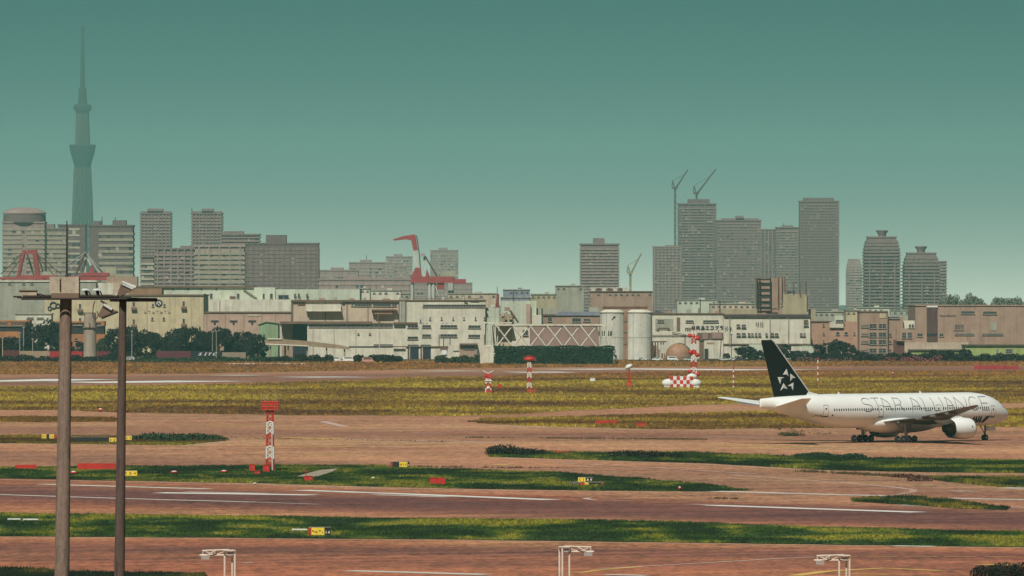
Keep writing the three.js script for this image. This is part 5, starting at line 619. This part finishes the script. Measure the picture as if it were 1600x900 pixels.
function car(label, u, d, len, mat, van) { const g = thing('parked_car', label, 'car', X(u, d), 0, -d, 'cars parked by the plant'), h = van ? 2 : 0.85, k = len / 4.4; part(g, 'body', prism([[-2.2, 0.3], [-2.2, 0.8], [-1.9, van ? 1.2 : 0.92], [1.2, van ? 1.2 : 0.95], [2.1, 0.8], [2.2, 0.3]].map(([x, y]) => [x * k, y]), 1.7, 0, 0, 0.85), mat); part(g, 'cabin', prism((van ? [[-2.1, 1.2], [-2.05, 2], [1.2, 2], [1.8, 1.2]] : [[-1.5, 0.92], [-0.9, 1.45], [0.5, 1.45], [1.2, 0.94]]).map(([x, y]) => [x * k, y]), 1.5, 0, 0, 0.75), mat); part(g, 'side_window', prism((van ? [[-1.6, 1.3], [-1.55, 1.8], [1, 1.8], [1.5, 1.3]] : [[-1.2, 0.98], [-0.8, 1.38], [0.45, 1.38], [0.95, 0.98]]).map(([x, y]) => [x * k, y]), 1.54, 0, 0, 0.77), GLASS); for (const x of [-1.35, 1.35]) for (const z of [0.72, -0.72]) part(g, 'wheel', new THREE.CylinderGeometry(0.32, 0.32, 0.24, 14).rotateX(Math.PI / 2).translate(x * k, 0.32, z), TYRE); }
const SILV = M('silver car paint', 0.5, 0.5, 0.48, { rough: 0.4, map: null }), WCAR = M('white car paint', 0.72, 0.72, 0.7, { rough: 0.4, map: null }), DCAR = M('dark car paint', 0.04, 0.04, 0.05, { rough: 0.4, map: null });
car('white car in front of the right silo', 1002, 3090, 4.6, WCAR); car('white car left of the brown dome', 1027, 3095, 4.4, WCAR); car('white van in front of the brown dome', 1051, 3085, 4.6, WCAR, true); car('silver car right of the brown dome', 1076, 3085, 4.4, SILV); car('silver car below the filter house', 1132, 3085, 4.6, SILV); car('white car right of small round tree', 1146, 3088, 4.4, WCAR); car('dark car left of the round dark tree', 1156, 3080, 4.4, DCAR); car('white van below the loading ramp', 524, 3050, 5, WCAR, true); car('pale car on the left below loading ramp', 470, 3052, 4.6, SILV); car('white van right of the ramp van', 545, 3052, 5, WCAR, true); car('pink car under the beige warehouse', 575, 3010, 5, M('pink car paint', 0.5, 0.25, 0.2, { map: null }), true); car('white van beside the thinner mast', 203, 3050, 5, WCAR, true);
for (const [l, u, v0, d, mat] of [['lamp post left of tall mast among trees', 37, 512, 3060, STEEL], ['pale post at the left edge', 4, 528, 3050, W_CRM], ['post beside dark trees left of mast', 31, 520, 3055, STEEL], ['lamp post in trees right of thinner mast', 206, 518, 3050, STEEL], ['twin light post left stem', 332, 519, 3070, W_GRY], ['twin light post right stem', 338, 518, 3068, W_GRY], ['thin post in front of beige warehouse', 489, 540, 3030, STEEL], ['lamp post before the white lower wall', 593, 520, 3040, W_WHT], ['lamp post behind the left field trees', 51, 530, 3050, STEEL], ['dark lamp post in front of the plant', 1143, 523, 3080, DARK], ['pale post right of salmon shed trees', 1292, 540, 3060, W_GRY]]) { b = site('lamp_post', l, 'lamp post', d, u - 1, u + 1, 'posts along the far boundary'); b.rods('pole', [[[u, null, 0], [u, v0, 0]]], 0.16, mat, 6); b.box('lamp_head', u - 1.6, v0 - 1, u + 1.6, v0 + 0.4, mat, 0.3, 0.6); }
b = site('safety_net', 'low bright red safety netting laid at the right edge', 'netting', 2730, 1522, 1592); { const n = 36, t = []; const w = X(1592, 2730) - X(1522, 2730); for (let i = 0; i < n; i++) t.push(box(w / n * 0.98, rr(1.1, 1.7), 0.12, mix(-w / 2, w / 2, (i + 0.5) / n), 0, rr(-0.8, 0.8))); part(b.g, 'net_panel', t, M('red netting', 0.42, 0.03, 0.04, { map: grainMap })); }
// ---------------------------------------------------------------- airfield equipment
const painted = (i) => (i % 2 ? WHITE : RED);
function lattice(g, h, w0, w1, bands, first = 0, r = 0.05) {                           // square lattice mast in red and white sections
  for (let i = 0; i < bands; i++) {
    const y0 = h * i / bands, y1 = h * (i + 1) / bands, c = (y) => mix(w0, w1, y / h) / 2, l = [], q = [[-1, -1], [1, -1], [1, 1], [-1, 1]];
    q.forEach(([a, e], k) => { const [a1, e1] = q[(k + 1) % 4], p = (s, t, y) => V(s * c(y), y, t * c(y)); l.push(rod(p(a, e, y0), p(a, e, y1), r * 1.4, r * 1.4, 5), rod(p(a, e, y1), p(a1, e1, y1), r, r, 4)); const m = Math.max(1, Math.round((y1 - y0) / (c(y0) * 2.2))); for (let s = 0; s < m; s++) { const ya = mix(y0, y1, s / m), yb = mix(y0, y1, (s + 1) / m); l.push(rod(p(a, e, ya), p(a1, e1, yb), r * 0.8, r * 0.8, 4), rod(p(a1, e1, ya), p(a, e, yb), r * 0.8, r * 0.8, 4)); } });
    part(g, 'mast_section', l, painted(i + first));
  }
}
const standing = (name, label, cat, u, v, group) => { const [x, z] = G(u, v), g = thing(name, label, cat, x, 0, z, group); return { g, m: -z / F }; };
{
  let s = standing('antenna_mast', 'tall red and white lattice mast on the near green strip', 'mast', 422, 736); lattice(s.g, 96 * s.m, 1.15, 0.8, 5, 0, 0.085); { const y = 96 * s.m, l = []; for (let i = 0; i <= 6; i++) { l.push(rod(V(-1.2 + i * 0.4, y, 0.7), V(-1.2 + i * 0.4, y + 1.15, 0.7), 0.09), rod(V(-1.2 + i * 0.4, y, -0.7), V(-1.2 + i * 0.4, y + 1.15, -0.7), 0.09)); } for (const yy of [y, y + 0.4, y + 0.8, y + 1.15]) for (const z of [0.7, -0.7]) l.push(rod(V(-1.25, yy, z), V(1.25, yy, z), 0.1)); part(s.g, 'top_cage', l, RED); part(s.g, 'platform', box(2.5, 0.12, 1.5, 0, y - 0.1, 0), RED); part(s.g, 'whip_antenna', [rod(V(-0.8, y + 1.1, 0), V(-0.8, y + 2.2, 0), 0.04), rod(V(0.9, y + 1.1, 0), V(0.9, y + 2.6, 0), 0.04)], STEEL); part(s.g, 'cable_duct', rod(V(0.35, 0, 0.75), V(0.3, 7, 0.6), 0.07), WHITE); }
  s = standing('antenna_mast', 'tallest red and white mast behind the checkered hut', 'mast', 1084, 603); lattice(s.g, 84 * s.m, 1.7, 1.0, 9, 1, 0.12); for (const [v, w] of [[582, 2.6], [552, 2.2], [526, 2.6]]) { const y = (603 - v) * s.m; part(s.g, 'antenna_arm', [box(w * 1.1, 0.25, 0.25, 0, y, 0.6), new THREE.SphereGeometry(0.65, 10, 8).translate(-w * 0.45, y + 0.3, 0.6), new THREE.SphereGeometry(0.65, 10, 8).translate(w * 0.45, y - 0.5, 0.6), box(1, 1.1, 1.2, 0, y - 0.3, 0)], RED); } part(s.g, 'top_rod', rod(V(0, 84 * s.m, 0), V(0, 98 * s.m, 0), 0.16, 0.08), RED);
  s = standing('antenna_mast', 'red-headed striped mast in front of clipped hedge', 'mast', 827, 614); lattice(s.g, 47 * s.m, 1.1, 0.8, 6, 0, 0.1); { const y = 46 * s.m, l = [new THREE.SphereGeometry(0.9, 12, 8).scale(1.5, 0.75, 1).translate(0, y + 1.2, 0)]; for (let k = 0; k < 12; k++) { const a = k / 12 * 3.1416, r = 1.9; l.push(rod(V(0, y + 0.8, 0), V(Math.cos(a) * r, y + 0.9 + Math.sin(a) * 1.5, 0.3), 0.07)); } part(s.g, 'antenna_head', l, RED); part(s.g, 'base_box', box(2.2, 1, 1.4, 0.7, 0, 0.4), M('faded red box', 0.42, 0.08, 0.03, { map: grainMap })); }
  s = standing('antenna_mast', 'short red mast with white arms in the olive field', 'mast', 763, 614); lattice(s.g, 22 * s.m, 1.5, 1.1, 3, 1, 0.12); { const y = 21 * s.m; part(s.g, 'antenna_head', [box(2, 1.5, 1.2, 0, y, 0), rod(V(-0.9, y + 1.2, 0.7), V(0.9, y + 0.3, 0.7), 0.2)], RED); part(s.g, 'antenna_arm', [rod(V(0, y + 1.6, 0), V(-1.5, y + 2.4, 0.5), 0.16), rod(V(0, y + 1.6, 0), V(1.3, y + 2.4, 0.5), 0.16), rod(V(-1, y - 0.3, 0.8), V(1, y - 0.3, 0.8), 0.14)], WHITE); part(s.g, 'base_box', box(1.6, 0.8, 1.2, 0.2, 0, 0.5), RED); part(s.g, 'white_drum', new THREE.SphereGeometry(0.5, 10, 8).translate(0, 1.4, 0.8), WHITE); }
  for (const [l, u, v, n, first] of [['striped pole left of the black tail', 1146, 607, 8, 1], ['striped pole right of the black tail', 1278, 600, 9, 0]]) { s = standing('marker_pole', l, 'pole', u, v, 'striped poles in the field'); const h = (u < 1200 ? 34 : 42) * s.m; for (let i = 0; i < n; i++) part(s.g, 'pole_section', rod(V(0, h * i / n, 0), V(0, h * (i + 1) / n, 0), 0.2, 0.2, 8), painted(i + first)); }
  s = standing('equipment_hut', 'red and white checkered hut with rounded white ends', 'hut', 1066, 606); { const w = 36 * s.m, h = 18 * s.m; part(s.g, 'cabin', box(w - 0.1, h, 3, -0.2, 0, -1.5), WHITE); const cols = 7; for (let i = 0; i < cols; i++) for (let j = 0; j < 3; j++) part(s.g, 'checker_panel', box(w / cols, h / 3, 0.1, -0.2 + mix(-w / 2, w / 2, (i + 0.5) / cols), j * h / 3, 0.06), (i + j) % 2 ? WHITE : RED); for (const q of [-1, 1]) part(s.g, 'end_tank', [new THREE.SphereGeometry(1, 20, 14).scale(2.0, 1.25, 1.3).translate(q * (w / 2 + 0.4) - 0.2, 1.35, -1), box(2.2, 0.6, 2, q * (w / 2 + 0.6) - 0.2, 0, -1)], WHITE); part(s.g, 'roof_tank', new THREE.SphereGeometry(1, 16, 12).scale(1.5, 0.9, 1.2).translate(w / 2 - 0.5, h - 0.1, -1.2), WHITE); part(s.g, 'roof_vent', [rod(V(-w / 2, h, 0), V(-w / 2, h + 0.8, 0), 0.1), rod(V(-w / 2 + 0.7, h, 0), V(-w / 2 + 0.7, h + 0.6, 0), 0.1)], RED); }
  s = standing('weather_radar', 'white tilted dish on a red stand in the field', 'antenna', 983, 604); { const y = 31 * s.m, t = (g) => g.rotateZ(0.5).translate(-0.1, y, 0); part(s.g, 'dish', t(new THREE.SphereGeometry(1, 20, 14).scale(1.2, 0.72, 0.9)), WHITE); part(s.g, 'stand', [rod(V(-0.5, 0, 0), V(0, y - 0.4, 0), 0.12), rod(V(0.5, 0, 0), V(0, y - 0.4, 0), 0.12), rod(V(0, 0, -0.6), V(0, y - 0.4, 0), 0.12), rod(V(-0.3, 1.8, 0), V(0.3, 1.8, 0), 0.1)], RED); part(s.g, 'base_box', box(1.4, 1.3, 1.2, 0, 0, 0.3), M('orange red paint', 0.6, 0.06, 0.02, { map: grainMap })); }
  s = standing('equipment_box', 'small white box alone in the olive field', 'box', 926, 597); part(s.g, 'cabinet', box(1.5, 0.9, 1, 0, 0.25, 0), WHITE); part(s.g, 'lid', box(1.65, 0.12, 1.15, 0, 1.15, 0), WHITE); for (const x of [-0.55, 0.55]) part(s.g, 'foot', box(0.16, 0.25, 0.8, x, 0, 0), STEEL);
}
// red cabinets, barriers and runway lamps
for (const [l, u, v, w, h, kind] of [['long low red barrier at left near mast', 41, 733, 33, 7, 'b'], ['longest bright red barrier between the two masts', 151, 734.5, 60, 10.5, 'b'], ['red rounded lamp box left of tall mast foot', 115, 742, 12, 6, 'r'], ['red rounded lamp box right of the 10 sign', 272, 741, 13, 5.5, 'r'], ['red rounded lamp box left of striped mast', 350, 740, 12, 5.5, 'r'], ['upright red cabinet left of striped mast', 394, 737, 9, 11, 'c'], ['small red cabinet before the striped mast', 402, 743, 9, 7, 'c'], ['red cabinet touching striped mast foot', 416, 738, 10, 11, 'c'], ['red lamp post unit beside concrete path', 482, 752, 13, 8, 'c'], ['large red cabinet on the green strip centre', 684, 758, 24, 11, 'd'], ['red equipment lying in island grass', 947, 663, 34, 6, 'b'], ['smaller red box right in island grass', 1002, 667.5, 14, 6.5, 'c'], ['red pipe lying behind the strip bush', 877, 709, 24, 4, 'b'], ['orange lamp beyond left taxiway', 157, 644, 8, 6, 'r'], ['tiny orange lamp at right strip end', 1062, 767, 6, 7, 'r'], ['red box right of short red mast', 781, 608, 6, 7, 'c'], ['red light in field far right', 1395, 586, 5, 4, 'r'], ['white lamp on green strip edge', 583, 749, 5, 4, 'w'], ['white lamp at near strip left edge', 398, 757, 7, 3, 'w']]) {
  const s = standing(kind === 'b' ? 'red_barrier' : kind === 'w' || kind === 'r' ? 'runway_lamp' : 'red_cabinet', l, kind === 'b' ? 'barrier' : kind === 'w' || kind === 'r' ? 'lamp' : 'cabinet', u, v, 'red airfield equipment'), W = w * s.m, Hh = h * s.m, mt = kind === 'w' ? WHITE : l.includes('orange') ? M('orange red paint', 0.6, 0.06, 0.02, { map: grainMap }) : RED;
  if (kind === 'b') { const n = Math.max(2, Math.round(W / 1.4)); for (let i = 0; i < n; i++) part(s.g, 'panel', box(W / n - 0.02, Hh * 0.94, 0.35, mix(-W / 2, W / 2, (i + 0.5) / n), Hh * 0.06, rr(-0.05, 0.05)), mt); part(s.g, 'base_rail', box(W, Hh * 0.1, 0.7, 0, 0, 0), DARK); }
  else if (kind === 'r' || kind === 'w') { part(s.g, 'housing', new THREE.SphereGeometry(1, 14, 10).scale(W / 2, Hh * 0.36, 0.4).translate(0, Hh * 0.58, 0), mt); part(s.g, 'top_lens', new THREE.SphereGeometry(1, 12, 8).scale(W * 0.32, Hh * 0.22, 0.3).translate(0, Hh * 0.8, 0.02), WHITE); part(s.g, 'foot', box(W * 0.5, Hh * 0.35, 0.5, 0, 0, 0), DARK); }
  else { part(s.g, 'cabinet', kind === 'd' ? [box(W * 0.46, Hh * 0.9, 0.7, -W * 0.26, Hh * 0.1, 0), box(W * 0.5, Hh * 0.9, 0.7, W * 0.25, Hh * 0.06, 0.05)] : box(W, Hh * 0.9, 0.7, 0, Hh * 0.1, 0), mt); part(s.g, 'lid', box(W * 1.04, Hh * 0.06, 0.8, 0, Hh, 0), mt); part(s.g, 'plinth', box(W * 0.9, Hh * 0.1, 0.6, 0, 0, 0), DARK); part(s.g, 'latch', box(0.06, 0.2, 0.04, W * 0.2, Hh * 0.5, 0.38), STEEL); if (l.includes('lamp post')) part(s.g, 'lamp_arm', [rod(V(-W * 0.3, Hh, 0), V(-W * 0.3, Hh * 1.9, 0), 0.06), new THREE.SphereGeometry(0.16, 8, 6).translate(-W * 0.3, Hh * 1.9, 0)], mt); }
}
for (const [l, u0, u1, v] of [['thin white cable duct left of the near sign', 456, 480, 831], ['thin white cable duct in the grass at far left', 12, 32, 814.5], ['second thin white cable duct in the grass at left', 36, 60, 815]]) { const s = standing('cable_duct', l, 'cable duct', (u0 + u1) / 2, v, 'white cable ducts in the grass'); part(s.g, 'duct', box((u1 - u0) * s.m, 0.14, 0.3, 0, 0.2, 0), WHITE); for (const q of [-0.45, 0.45]) part(s.g, 'foot', box(0.12, 0.2, 0.25, q * (u1 - u0) * s.m, 0, 0), STEEL); }
// taxiway signs: panels with printed faces
function faceTexture(str, fg, bg, w, h) { const c = document.createElement('canvas'); c.width = 256; c.height = Math.max(32, Math.round(256 * h / w)); const x = c.getContext('2d'); x.fillStyle = bg; x.fillRect(0, 0, c.width, c.height); x.fillStyle = fg; x.strokeStyle = fg; const H2 = c.height, n = [...str].length, cell = c.width / n; x.lineWidth = H2 * 0.11; x.font = `bold ${Math.round(Math.min(H2 * 0.86, cell * 1.25))}px sans-serif`; x.textAlign = 'center'; [...str].forEach((ch, i) => { const cx = (i + 0.5) * cell, cy = H2 / 2, r = Math.min(cell * 0.36, H2 * 0.3), ar = { '>': 0, '<': Math.PI, '^': -Math.PI / 2, '\\': -Math.PI * 0.75 }[ch]; if (ar === undefined) { x.fillText(ch, cx, H2 * 0.8); return; } const X2 = (a, b) => cx + Math.cos(ar) * a * r - Math.sin(ar) * b * r, Y2 = (a, b) => cy + Math.sin(ar) * a * r + Math.cos(ar) * b * r; x.beginPath(); x.moveTo(X2(-1, 0), Y2(-1, 0)); x.lineTo(X2(1, 0), Y2(1, 0)); x.moveTo(X2(0.3, -0.7), Y2(0.3, -0.7)); x.lineTo(X2(1, 0), Y2(1, 0)); x.lineTo(X2(0.3, 0.7), Y2(0.3, 0.7)); x.stroke(); }); const t = new THREE.CanvasTexture(c); t.colorSpace = THREE.SRGBColorSpace; t.magFilter = THREE.LinearFilter; return t; }
function taxiSign(label, u0, u1, v0, v1, panels, red) {   // panels: [text or '', 'y' or 'k', share of the width]
  const s = standing('taxiway_sign', label, 'sign', (u0 + u1) / 2, v1 + 1.5, 'taxiway signs'), W = (u1 - u0) * s.m, h = (v1 - v0) * s.m, y0 = 1.5 * s.m; let x = -W / 2; const sum = panels.reduce((a, p) => a + p[2], 0);
  for (const [t, k, share] of panels) { const w = W * share / sum, p = part(s.g, 'sign_panel', box(w - 0.03, h, 0.3, x + w / 2, y0, 0), k === 'r' ? RED : k === 'y' ? YELLOW : BLACK); if (t) { const f = part(p, 'printed_face', new THREE.PlaneGeometry(w - 0.12, h - 0.1).translate(x + w / 2, y0 + h / 2, 0.156), new THREE.MeshStandardMaterial({ name: 'printed sign face', map: faceTexture(t, k === 'y' ? '#17120a' : '#efe6d0', k === 'y' ? '#ecc63e' : '#17130f', w - 0.12, h - 0.1), roughness: 0.6 })); f.castShadow = false; } for (const q of [0.15, 0.85]) part(s.g, 'leg', box(0.08, y0 + 0.02, 0.08, x + w * q, 0, 0), STEEL); x += w; }
  part(s.g, 'top_frame', box(W, 0.05, 0.34, 0, y0 + h, 0), STEEL);
}
taxiSign('yellow and black sign with red end on near green strip', 482, 517, 824, 836, [['', 'r', 4.5], ['\\W', 'y', 10.5], ['^L', 'y', 10], ['L6', 'k', 10]]);
taxiSign('black and yellow sign behind the striped mast strip', 610, 640, 721.5, 729.5, [['', 'r', 3], ['', 'k', 11], ['W10', 'y', 13], ['0', 'k', 3.5]]);
taxiSign('yellow sign reading 10 with right arrow beside thinner mast', 193, 214.5, 735.5, 743.5, [['10>', 'y', 1]]);
taxiSign('yellow and black sign above long black board', 903, 927, 746, 753, [['C1', 'y', 12], ['A9', 'k', 12]], true); taxiSign('long black board in front of the A9 sign', 891, 943, 753.6, 757.6, [['L612', 'k', 14], ['', 'r', 8], ['', 'y', 6], ['', 'k', 20], ['', 'r', 3]]);
taxiSign('small yellow sign pair left of the tall mast', 65, 88, 678.5, 685, [['D2', 'y', 7], ['', 'k', 4], ['L4', 'y', 7], ['', 'r', 3]]); taxiSign('black sign backs between the two masts', 112, 169, 683, 690, [['', 'k', 10], ['', 'k', 8]]); taxiSign('small yellow sign left of the thinner mast', 170.5, 182, 684, 691, [['<E', 'y', 1]]); taxiSign('small yellow sign right of the thinner mast', 195, 206, 681, 687.5, [['E>', 'y', 1]]);
// ---------------------------------------------------------------- floodlight masts close to the camera
{
  const mastMap = dataTexture(256, 256, (i, j) => { const k = 1 - 0.45 * hash(i >> 1, j >> 1, 3) * wrapNoise(i / 8, j / 8, 32, 32, 5) - 0.3 * Math.pow(wrapNoise(i / 16, j / 42.67, 16, 6, 6), 2) - 0.25 * (wrapNoise(i / 4, j / 64, 64, 4, 8) > 0.8 ? 1 : 0); return [k, k * 0.98, k * 0.96]; }); mastMap.repeat.set(14, 10);
  const CONC = M('mast concrete', 0.25, 0.175, 0.135, { rough: 0.9, map: mastMap }), CONC2 = M('darker mast concrete', 0.115, 0.076, 0.06, { rough: 0.9, map: mastMap }), BOXM = M('beige cabinet paint', 0.5, 0.42, 0.32), TRAY = M('dark platform steel', 0.04, 0.028, 0.024), LID = M('pale lamp housing', 0.6, 0.62, 0.58, { rough: 0.4, map: grainMap }), HOOD = M('brown lamp housing', 0.2, 0.13, 0.09, { map: grainMap });
  let d = 200, s = d / F, c = X(103, d), gx = X(81, d), g = thing('floodlight_mast', 'thick tall mast with cabinet and whip antenna at left', 'mast', gx, 0, -d);
  const L = (u, v, z = 0) => V(X(u, d) - gx, Y(v, d), z);
  part(g, 'pole', rod(V(0, 0, 0), L(103, 468), 0.31, 0.158, 28), CONC);
  part(g, 'platform', [box(176 * s, 2.4 * s, 0.7, L(116, 0).x, L(0, 466.5).y, 0), box(150 * s, 2.5 * s, 0.08, L(112, 0).x, L(0, 464).y, 0.33)], TRAY); part(g, 'cross_arm', [rod(L(22, 463.5, 0.3), L(35, 463.5, 0.3), 0.025), rod(L(35, 467, 0.46), L(200, 467, 0.46), 0.03), rod(L(60, 459, -0.3), L(75, 464, -0.3), 0.02)], TRAY);
  part(g, 'lower_box', box(43 * s, 8 * s, 0.6, L(103, 0).x, L(0, 466).y, 0.1), HOOD); const cab = part(g, 'cabinet', box(43 * s, 26 * s, 0.55, L(100, 0).x, L(0, 458.5).y, 0), BOXM); part(cab, 'cabinet_side', box(5.5 * s, 26.6 * s, 0.6, L(121.6, 0).x, L(0, 458.6).y, 0), M('pale cabinet paint', 0.58, 0.5, 0.4)); for (const u of [95, 125]) for (const v of [438, 443.5, 448, 452.5]) part(cab, 'hinge', box(2 * s, 1.4 * s, 0.06, L(u, 0).x, L(0, v).y, 0.3), TRAY); part(cab, 'door_seam', box(0.5 * s, 25 * s, 0.02, L(96, 0).x, L(0, 458).y, 0.285), TRAY);
  part(g, 'whip_antenna', [rod(L(104, 433), L(104.5, 345), 0.026, 0.016, 6), rod(L(104, 433.5), L(104, 428), 0.07, 0.02, 8)], TRAY);
  part(g, 'camera_housing', [box(27 * s, 7 * s, 0.2, L(45, 0).x, L(0, 461.5).y, 0.2)], BOXM); part(g, 'camera_shade', box(29 * s, 1.2 * s, 0.26, L(45, 0).x, L(0, 454.5).y, 0.2), HOOD); part(g, 'camera_bracket', rod(L(58, 459, 0.2), L(66, 465, 0.2), 0.03), TRAY);
  for (const u of [134, 152]) { const lm = part(g, 'round_lamp', [new THREE.SphereGeometry(8 * s, 18, 10, 0, 6.2832, 0, 1.35).scale(1, 0.5, 1).translate(L(u, 0).x, L(0, 454.5).y, 0.2)], LID); part(lm, 'lamp_neck', [rod(L(u + 1, 454, 0.2), L(u + 3, 463, 0.2), 0.045, 0.03, 8), rod(L(u + 5, 455, 0.2), L(u + 9, 463, 0.2), 0.02)], TRAY); }
  { const f = part(g, 'hanging_floodlight', prism([[154, 493], [163, 475], [170, 479], [185, 488], [163, 497.5], [156, 496]].map(([u, v]) => { const p = L(u, v); return [p.x, p.y]; }), 0.42, 0, 0, 0.4), HOOD); part(f, 'visor', rod(L(160, 497, 0.42), L(185.5, 487, 0.42), 0.035), TRAY); part(f, 'yoke', [rod(L(158, 470, 0.2), L(170, 478, 0.2), 0.03), rod(L(163, 476, 0.42), L(176, 484, 0.42), 0.045)], LID); part(f, 'power_cable', new THREE.TubeGeometry(new THREE.CatmullRomCurve3([L(149, 470, 0.3), L(146.5, 482, 0.3), L(147, 496, 0.3), L(151, 498.5, 0.3), L(154, 492, 0.3), L(153, 486, 0.3)]), 24, 0.013, 6), TRAY); }
  d = 235; s = d / F; const gx2 = X(176, d), L2 = (u, v, z = 0) => V(X(u, d) - gx2, Y(v, d), z); g = thing('floodlight_mast', 'thinner dark mast with white-lidded floodlight', 'mast', gx2, 0, -d);
  part(g, 'pole', rod(V(0, 0, 0), L2(192, 470), 0.27, 0.115, 26), CONC2); part(g, 'cross_arm', [box(74 * s, 4 * s, 0.35, L2(209, 0).x, L2(0, 471.5).y, 0), rod(L2(172, 466, 0.2), L2(246, 466.5, 0.2), 0.03)], TRAY); part(g, 'clamp', box(16 * s, 5 * s, 0.5, L2(192, 0).x, L2(0, 470).y, 0), TRAY);
  const fl = part(g, 'floodlight', prism([[184, 459], [192, 441], [212, 450], [200, 458], [188, 463]].map(([u, v]) => { const p = L2(u, v); return [p.x, p.y]; }), 0.5, 0, 0, 0.5), HOOD); part(fl, 'white_lid', rod(L2(191, 441.5, 0.3), L2(212.5, 449.5, 0.3), 0.06, 0.06, 8), LID); part(fl, 'lens_glass', prism([[193, 442], [211.5, 449.6], [208, 452.5], [192, 445]].map(([u, v]) => { const p = L2(u, v); return [p.x, p.y]; }), 0.02, 0, 0, 0.54), LID); part(fl, 'bracket', [rod(L2(180, 466, 0.3), L2(186, 456, 0.3), 0.035), rod(L2(193, 460, 0.3), L2(193, 468, 0.3), 0.05)], LID); part(g, 'back_box', box(11 * s, 20 * s, 0.4, L2(182, 0).x, L2(0, 462).y, -0.1), BOXM);
}
// white cantilever frames rising from the apron in the foreground
for (const [l, u, dir, vt] of [['white lamp frame at lower left, arm pointing left', 358, -1, 859], ['white lamp frame at lower centre, arm pointing right', 882, 1, 853.5], ['white lamp frame at lower right, arm pointing left', 1318, -1, 867]]) {
  const d = 480, s = d / F, x = X(u, d), top = Y(vt, d), g = thing('lamp_gantry', l, 'lamp gantry', x, 0, -d, 'white frames on the apron'), p = (a, v, z = 0) => V(a * s, top - v * s, z), fr = M('white frame paint', 0.66, 0.56, 0.47, { map: grainMap });
  for (const [a, z] of dir > 0 ? [[-8, 0.1], [-3.5, 0.3], [7.5, 0]] : [[-7, 0.1], [4.5, -0.2], [9, 0.2]]) part(g, 'post', box(2.6 * s, top, 0.1, a * s, 0, z), fr);
  part(g, 'head_frame', [rod(p(-9, 1), p(9, 1), 0.055), rod(p(-9, 9), p(9, 9), 0.045), rod(p(-9, 1, 0.35), p(9, 1, 0.35), 0.05), rod(p(-8, 1), p(-8, 1, 0.35), 0.05), rod(p(8, 1), p(8, 1, 0.35), 0.05)], fr);
  part(g, 'truss_arm', [rod(p(0, 0), p(dir * 42, -0.5 + 2), 0.06), rod(p(0, 8.5), p(dir * 46, 8.5), 0.075), rod(p(dir * 41, 1), p(dir * 41, 8), 0.04), rod(p(dir * 23, 1), p(dir * 22, 8), 0.04), rod(p(dir * 24, 7.5), p(dir * 40, 2), 0.035), rod(p(dir * 4, 2), p(dir * 22, 8), 0.035), rod(p(dir * 20, 1, 0.2), p(dir * 34, 8, 0.2), 0.05)], fr);
  part(g, 'lamp_box', box(13 * s, 6 * s, 0.4, dir * 37 * s, top - 15 * s, 0), STEEL); part(g, 'control_box', box(9 * s, 8 * s, 0.25, 2 * s, top - 9 * s, 0.1), STEEL); for (const q of [5]) part(g, 'base_plate', box(24 * s, 0.15, 0.9, 1 * s, 0, 0.1), CONCRETE);
}
renderer.render(scene, camera);
